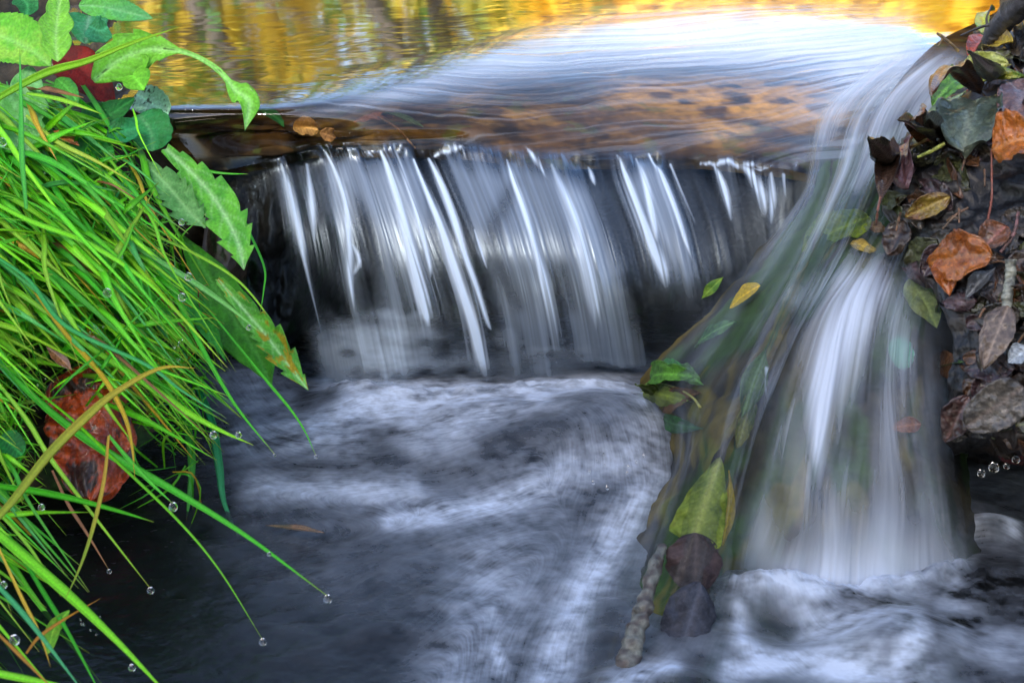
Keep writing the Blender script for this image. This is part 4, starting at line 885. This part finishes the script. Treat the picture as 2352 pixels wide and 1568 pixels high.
lleaf('yellow-green leaf among the lower blades at the bottom left', [(110,1500),(125,1440),(160,1400)], 38, 'ovate', (.25,.45,.03), LG, off=-.03)
lleaf('green round leaf low at the left edge', [(0,1000),(25,1020),(50,1045)], 60, 'round', (.02,.3,.04), DG2, off=-.02)
lleaf('dark red broad leaf showing behind the green ones at the top left', [(128,120),(170,150),(215,190),(262,238)], 92, 'ovate', (.32,.012,.004), (.14,.006,.003), off=.045, name='red_leaf', cat='leaf', group=None, cv=(.2,.01,.005))
lleaf('rust-red mottled leaf hanging low in the grass by the dark pool', [(150,860),(190,930),(215,1020),(205,1150)], 200, 'scallop', (.46,.06,.005), (.20,.02,.003), off=.035, name='red_leaf', cat='leaf', group=None, m=M_DEAD, wav=.3, spots=((.04,.015,.01), .50), cup=-.08, vein=.2, cv=(.3,.05,.01), nu=80, nv=50)
lleaf('small rust-brown leaf among the grass blades at the left', [(120,300),(150,312),(182,335)], 26, 'lance', (.40,.12,.02), (.2,.06,.02), off=-.01, m=M_DEAD, group=None, name='dead_leaf')
lleaf('brown withered leaf between blades above the rust-red leaf', [(105,795),(135,820),(165,850)], 30, 'lance', (.20,.08,.02), (.10,.05,.02), off=-.02, m=M_DEAD, group=None, name='dead_leaf')

# ---------------------------------------------------------------- water drops
def drop(label, p, r, group='water drops on the grass'):
    n, k = 16, 24; th = np.linspace(0, np.pi, n+1)[1:-1]; ph = np.linspace(0, 2*np.pi, k, endpoint=False)
    rad = np.sin(th)*(1-.18*np.cos(th)); z = np.cos(th)*1.12
    v = np.stack([rad[:, None]*np.cos(ph), rad[:, None]*np.sin(ph), z[:, None]*np.ones(k)], -1).reshape(-1, 3)*r
    i = np.arange(len(v)).reshape(-1, k); j = np.roll(i, -1, 1)
    f = np.stack([i[:-1], i[1:], j[1:], j[:-1]], -1).reshape(-1, 4)
    v = np.vstack([v, [0, 0, r*1.15], [0, 0, -r*1.12]]); a, b = len(v)-2, len(v)-1
    e = [[i[0, q], i[0, (q+1) % k], i[0, (q+2) % k], a] for q in range(0, k, 2)]+[[b, i[-1, (q+2) % k], i[-1, (q+1) % k], i[-1, q]] for q in range(0, k, 2)]
    o = mesh_obj('water_drop', v+p, np.vstack([f, e]), M_DROP, loc=p); return tag(o, label, 'water drop', group)
DR = [('round drop hanging from a short blade above the dark pool', 5, (397,1160), 14), ('largest clear drop hanging at the tip of the longest broad blade', 0, (748,1382), 14), ('clear drop hanging from the slim blade lowest over the pool', 1, (597,1468), 12.5),
 ('clear drop at the end of the straight blade over the dark pool', 2, (342,1354), 11), ('tiny drop at the end of the dry brown blade', 4, (251,1308), 7.5),
 ('drop sliding near the tip of the mid-green blade by the foam', 9, (548,998), 10), ('tiny drop at the tip of the long steep blade', 10, (629,1041), 5),
 ('tiny drop at the tip of the thin blade under the spotted leaf', 11, (722,1044), 6), ('drop clinging under the tip of the pale glossy blade', 12, (571,752), 8)]
for lab, b, (x, y), r in DR: rr_ = mm(r*.78, TIP[b][1]); drop(lab, (TIP[b]+[0, 0, -rr_*.75]) if b not in (9, 12) else P(x, y, d=TIP[b][1]-.002), rr_)
for lab, (x, y), r in [('small drop left below the rust-red leaf', (95,1164), 8), ('drop on a dark blade right of the arching yellow tip', (490,998), 9),
  ('drop at the end of a blade in the middle of the grass', (433,635), 9), ('long bright drop on a blade left of the middle', (246,672), 10), ('drop hanging under a blade beside the dark strap leaf', (418,682), 9),
  ('drop at the left edge low in the picture', (8,1342), 9), ('big amber drop on the dead blade in the bottom left corner', (33,1468), 13), ('white drop on the broad blade at the bottom edge', (303,1532), 9),
  ('drop on a stem behind the toothed leaf', (417,510), 7), ('drop sitting on the upper side of the longest blade', (618,1272), 5.5), ('round drop at the left edge near the top', (5,326), 9), ('drop under the edge of the arching leaf', (273,200), 7)]:
    drop(lab, P(x, y, d=dG(y)-.055), mm(r, dG(y)-.05))
wr = random.Random(9)
for i in range(46):
    q = wr.choice([(205, 745, 250, 785), (395, 770, 430, 830), (80, 640, 300, 900), (180, 1400, 260, 1460), (0, 100, 120, 500), (280, 480, 480, 700)])
    X, Y = wr.uniform(q[0], q[2]), wr.uniform(q[1], q[3]); drop('tiny bead of dew clinging to the wet grass', P(X, Y, d=dG(Y)-.045), mm(wr.uniform(1.2, 2.6), .8), 'beads of dew on the grass')
for i, (x, y, r) in enumerate([(2254, 1086, 9), (2283, 1072, 12), (2312, 1070, 7), (2334, 1054, 9)]):
    drop('clear water bubble in the row at the mouth of the black hollow', P(x, y, d=.765), mm(r, .765), 'bubbles at the black hollow')
for i in range(20):
    X, Y = wr.gauss(1385, 45), wr.gauss(1050, 38); p = P(X, Y, z=.012); drop('small bubble riding on the boil below the fall', p, mm(wr.uniform(2, 5.5), p[1]), 'bubbles on the boil below the fall')

# ---------------------------------------------------------------- trees beyond the stream, seen mirrored in it
def tree(label, x, y, h, w, c1, c2, n, ls, seed, lean=0, zb=.2, low=.15, name='tree', group='autumn trees beyond the stream', limbs=9, tr=.06):
    r_ = np.random.default_rng(seed); o = empty(name, (x, y, zb)); rr = random.Random(seed)
    q = cr(np.array([[x, y, zb], [x+lean*h*.3, y, zb+h*.35], [x+lean*h*.7, y, zb+h*.7], [x+lean*h, y, zb+h]]), 20)
    v, f = tube(q, np.linspace(tr, tr*.2, 20), 8, .2, seed); mesh_obj('trunk', v, f, M_BARK, parent=o, loc=q[0], cols=np.zeros((len(v), 3))+(.05, .035, .022))
    cl = []
    for k in range(limbs):
        t = rr.uniform(.12, .9); b = q[int(t*19)]; a = rr.uniform(0, 6.28); L_ = w*rr.uniform(.5, 1)*(1.1-t*.6)
        e = b+np.array([math.cos(a)*L_, math.sin(a)*L_*.6, L_*rr.uniform(.2, .8)]); mid_ = (b+e)/2+[0, 0, -.05*L_]
        qq = cr(np.array([b, mid_, e]), 10); v, f = tube(qq, np.linspace(tr*.45, tr*.1, 10), 6, .2, seed+k)
        mesh_obj('limb', v, f, M_BARK, parent=o, loc=b, cols=np.zeros((len(v), 3))+(.05, .035, .022)); cl += [e, mid_, (mid_+e)/2]
    cl = np.array(cl); cc_ = cl[r_.integers(0, len(cl), n)]+r_.normal(0, 1, (n, 3))*np.array([w*.22, w*.2, h*.09])
    cc_[:, 2] = np.maximum(cc_[:, 2], zb+h*low*r_.random(n))
    A = r_.normal(0, 1, (n, 3)); A /= np.linalg.norm(A, axis=1, keepdims=True); B = np.cross(A, r_.normal(0, 1, (n, 3))); B /= np.linalg.norm(B, axis=1, keepdims=True)
    s = ls*r_.uniform(.6, 1.3, (n, 1)); v = np.stack([cc_-A*s, cc_+B*s*.55, cc_+A*s, cc_-B*s*.55], 1)
    c = colmix(np.broadcast_to(c1, (n, 3)), np.broadcast_to(c2, (n, 3)), r_.random(n))*r_.uniform(.7, 1.25, (n, 1))
    mesh_obj('crown', v, np.arange(4*n).reshape(n, 4), M_TREE, parent=o, loc=q[10], cols=np.repeat(c, 4, 0), smooth=False)
    return tag(o, label, name, group)
YT, YT2 = (.90, .66, .05), (.80, .48, .03)
DESC = ['lemon yellow', 'golden', 'amber', 'olive yellow', 'bright yellow', 'deep gold', 'pale yellow', 'orange yellow']
for i in range(16):
    x = -9+i*1.25+lr.uniform(-.3, .3); y = lr.uniform(8.5, 11.5); el = np.interp(x, [-8, -2, 3, 9], [24, 21, 17, 14]); h = (y-1.2)*math.tan(R(el))*1.0
    k_ = [(YT, YT2), (YT, (.8, .62, .05)), ((.45, .38, .04), (.62, .44, .05)), ((.30, .32, .04), (.6, .5, .06))][(2+i % 2) if x < 0 else (i % 2)]
    tree('%s autumn tree beyond the stream, mirrored in its surface' % DESC[i % 8], x, y, h, h*.55, k_[0], k_[1], 2600, .11, 500+i, lean=lr.uniform(-.45, .45), low=.02, tr=.035)
for k_, (lab, x_, y_, h_, le, n_, c1_, c2_) in enumerate([
  ('leaning green shrub with dark bare stems mirrored in the upper stream', -.72, 2.75, .78, .5, 620, (.03, .12, .008), (.12, .24, .015)),
  ('open green shrub at the far shore mirrored left of the white band', -.38, 2.85, .85, .45, 480, (.05, .16, .01), (.22, .28, .02)),
  ('dark-stemmed bush mirrored where the golden water meets the white', -.02, 3.0, .70, -.5, 200, (.12, .16, .01), (.4, .3, .03)),
  ('dark thicket at the far shore behind the grass', -1.3, 3.0, 1.0, .3, 700, (.05, .14, .01), (.45, .33, .03))]):
    tree(lab, x_, y_, h_, .5, c1_, c2_, n_, .022, 601+k_, lean=le, name='shrub', group=None, limbs=14, tr=.026, low=.3)
for k_, (x_, y_, z_) in enumerate([(-1.0, -2.7, 1.2), (-.2, -2.9, 1.2), (-1.9, -2.6, 1.2)]):  # unseen trees, added to keep direct sun off the stream
    tree('%s leafy tree added out of view behind the viewpoint to shade the stream' % ['tall', 'slender', 'spreading'][k_], x_, y_, 3.9, 1.3, (.05, .14, .02), (.10, .2, .03), 11000, .13, 701+k_, zb=-.15, low=.45, group=None)
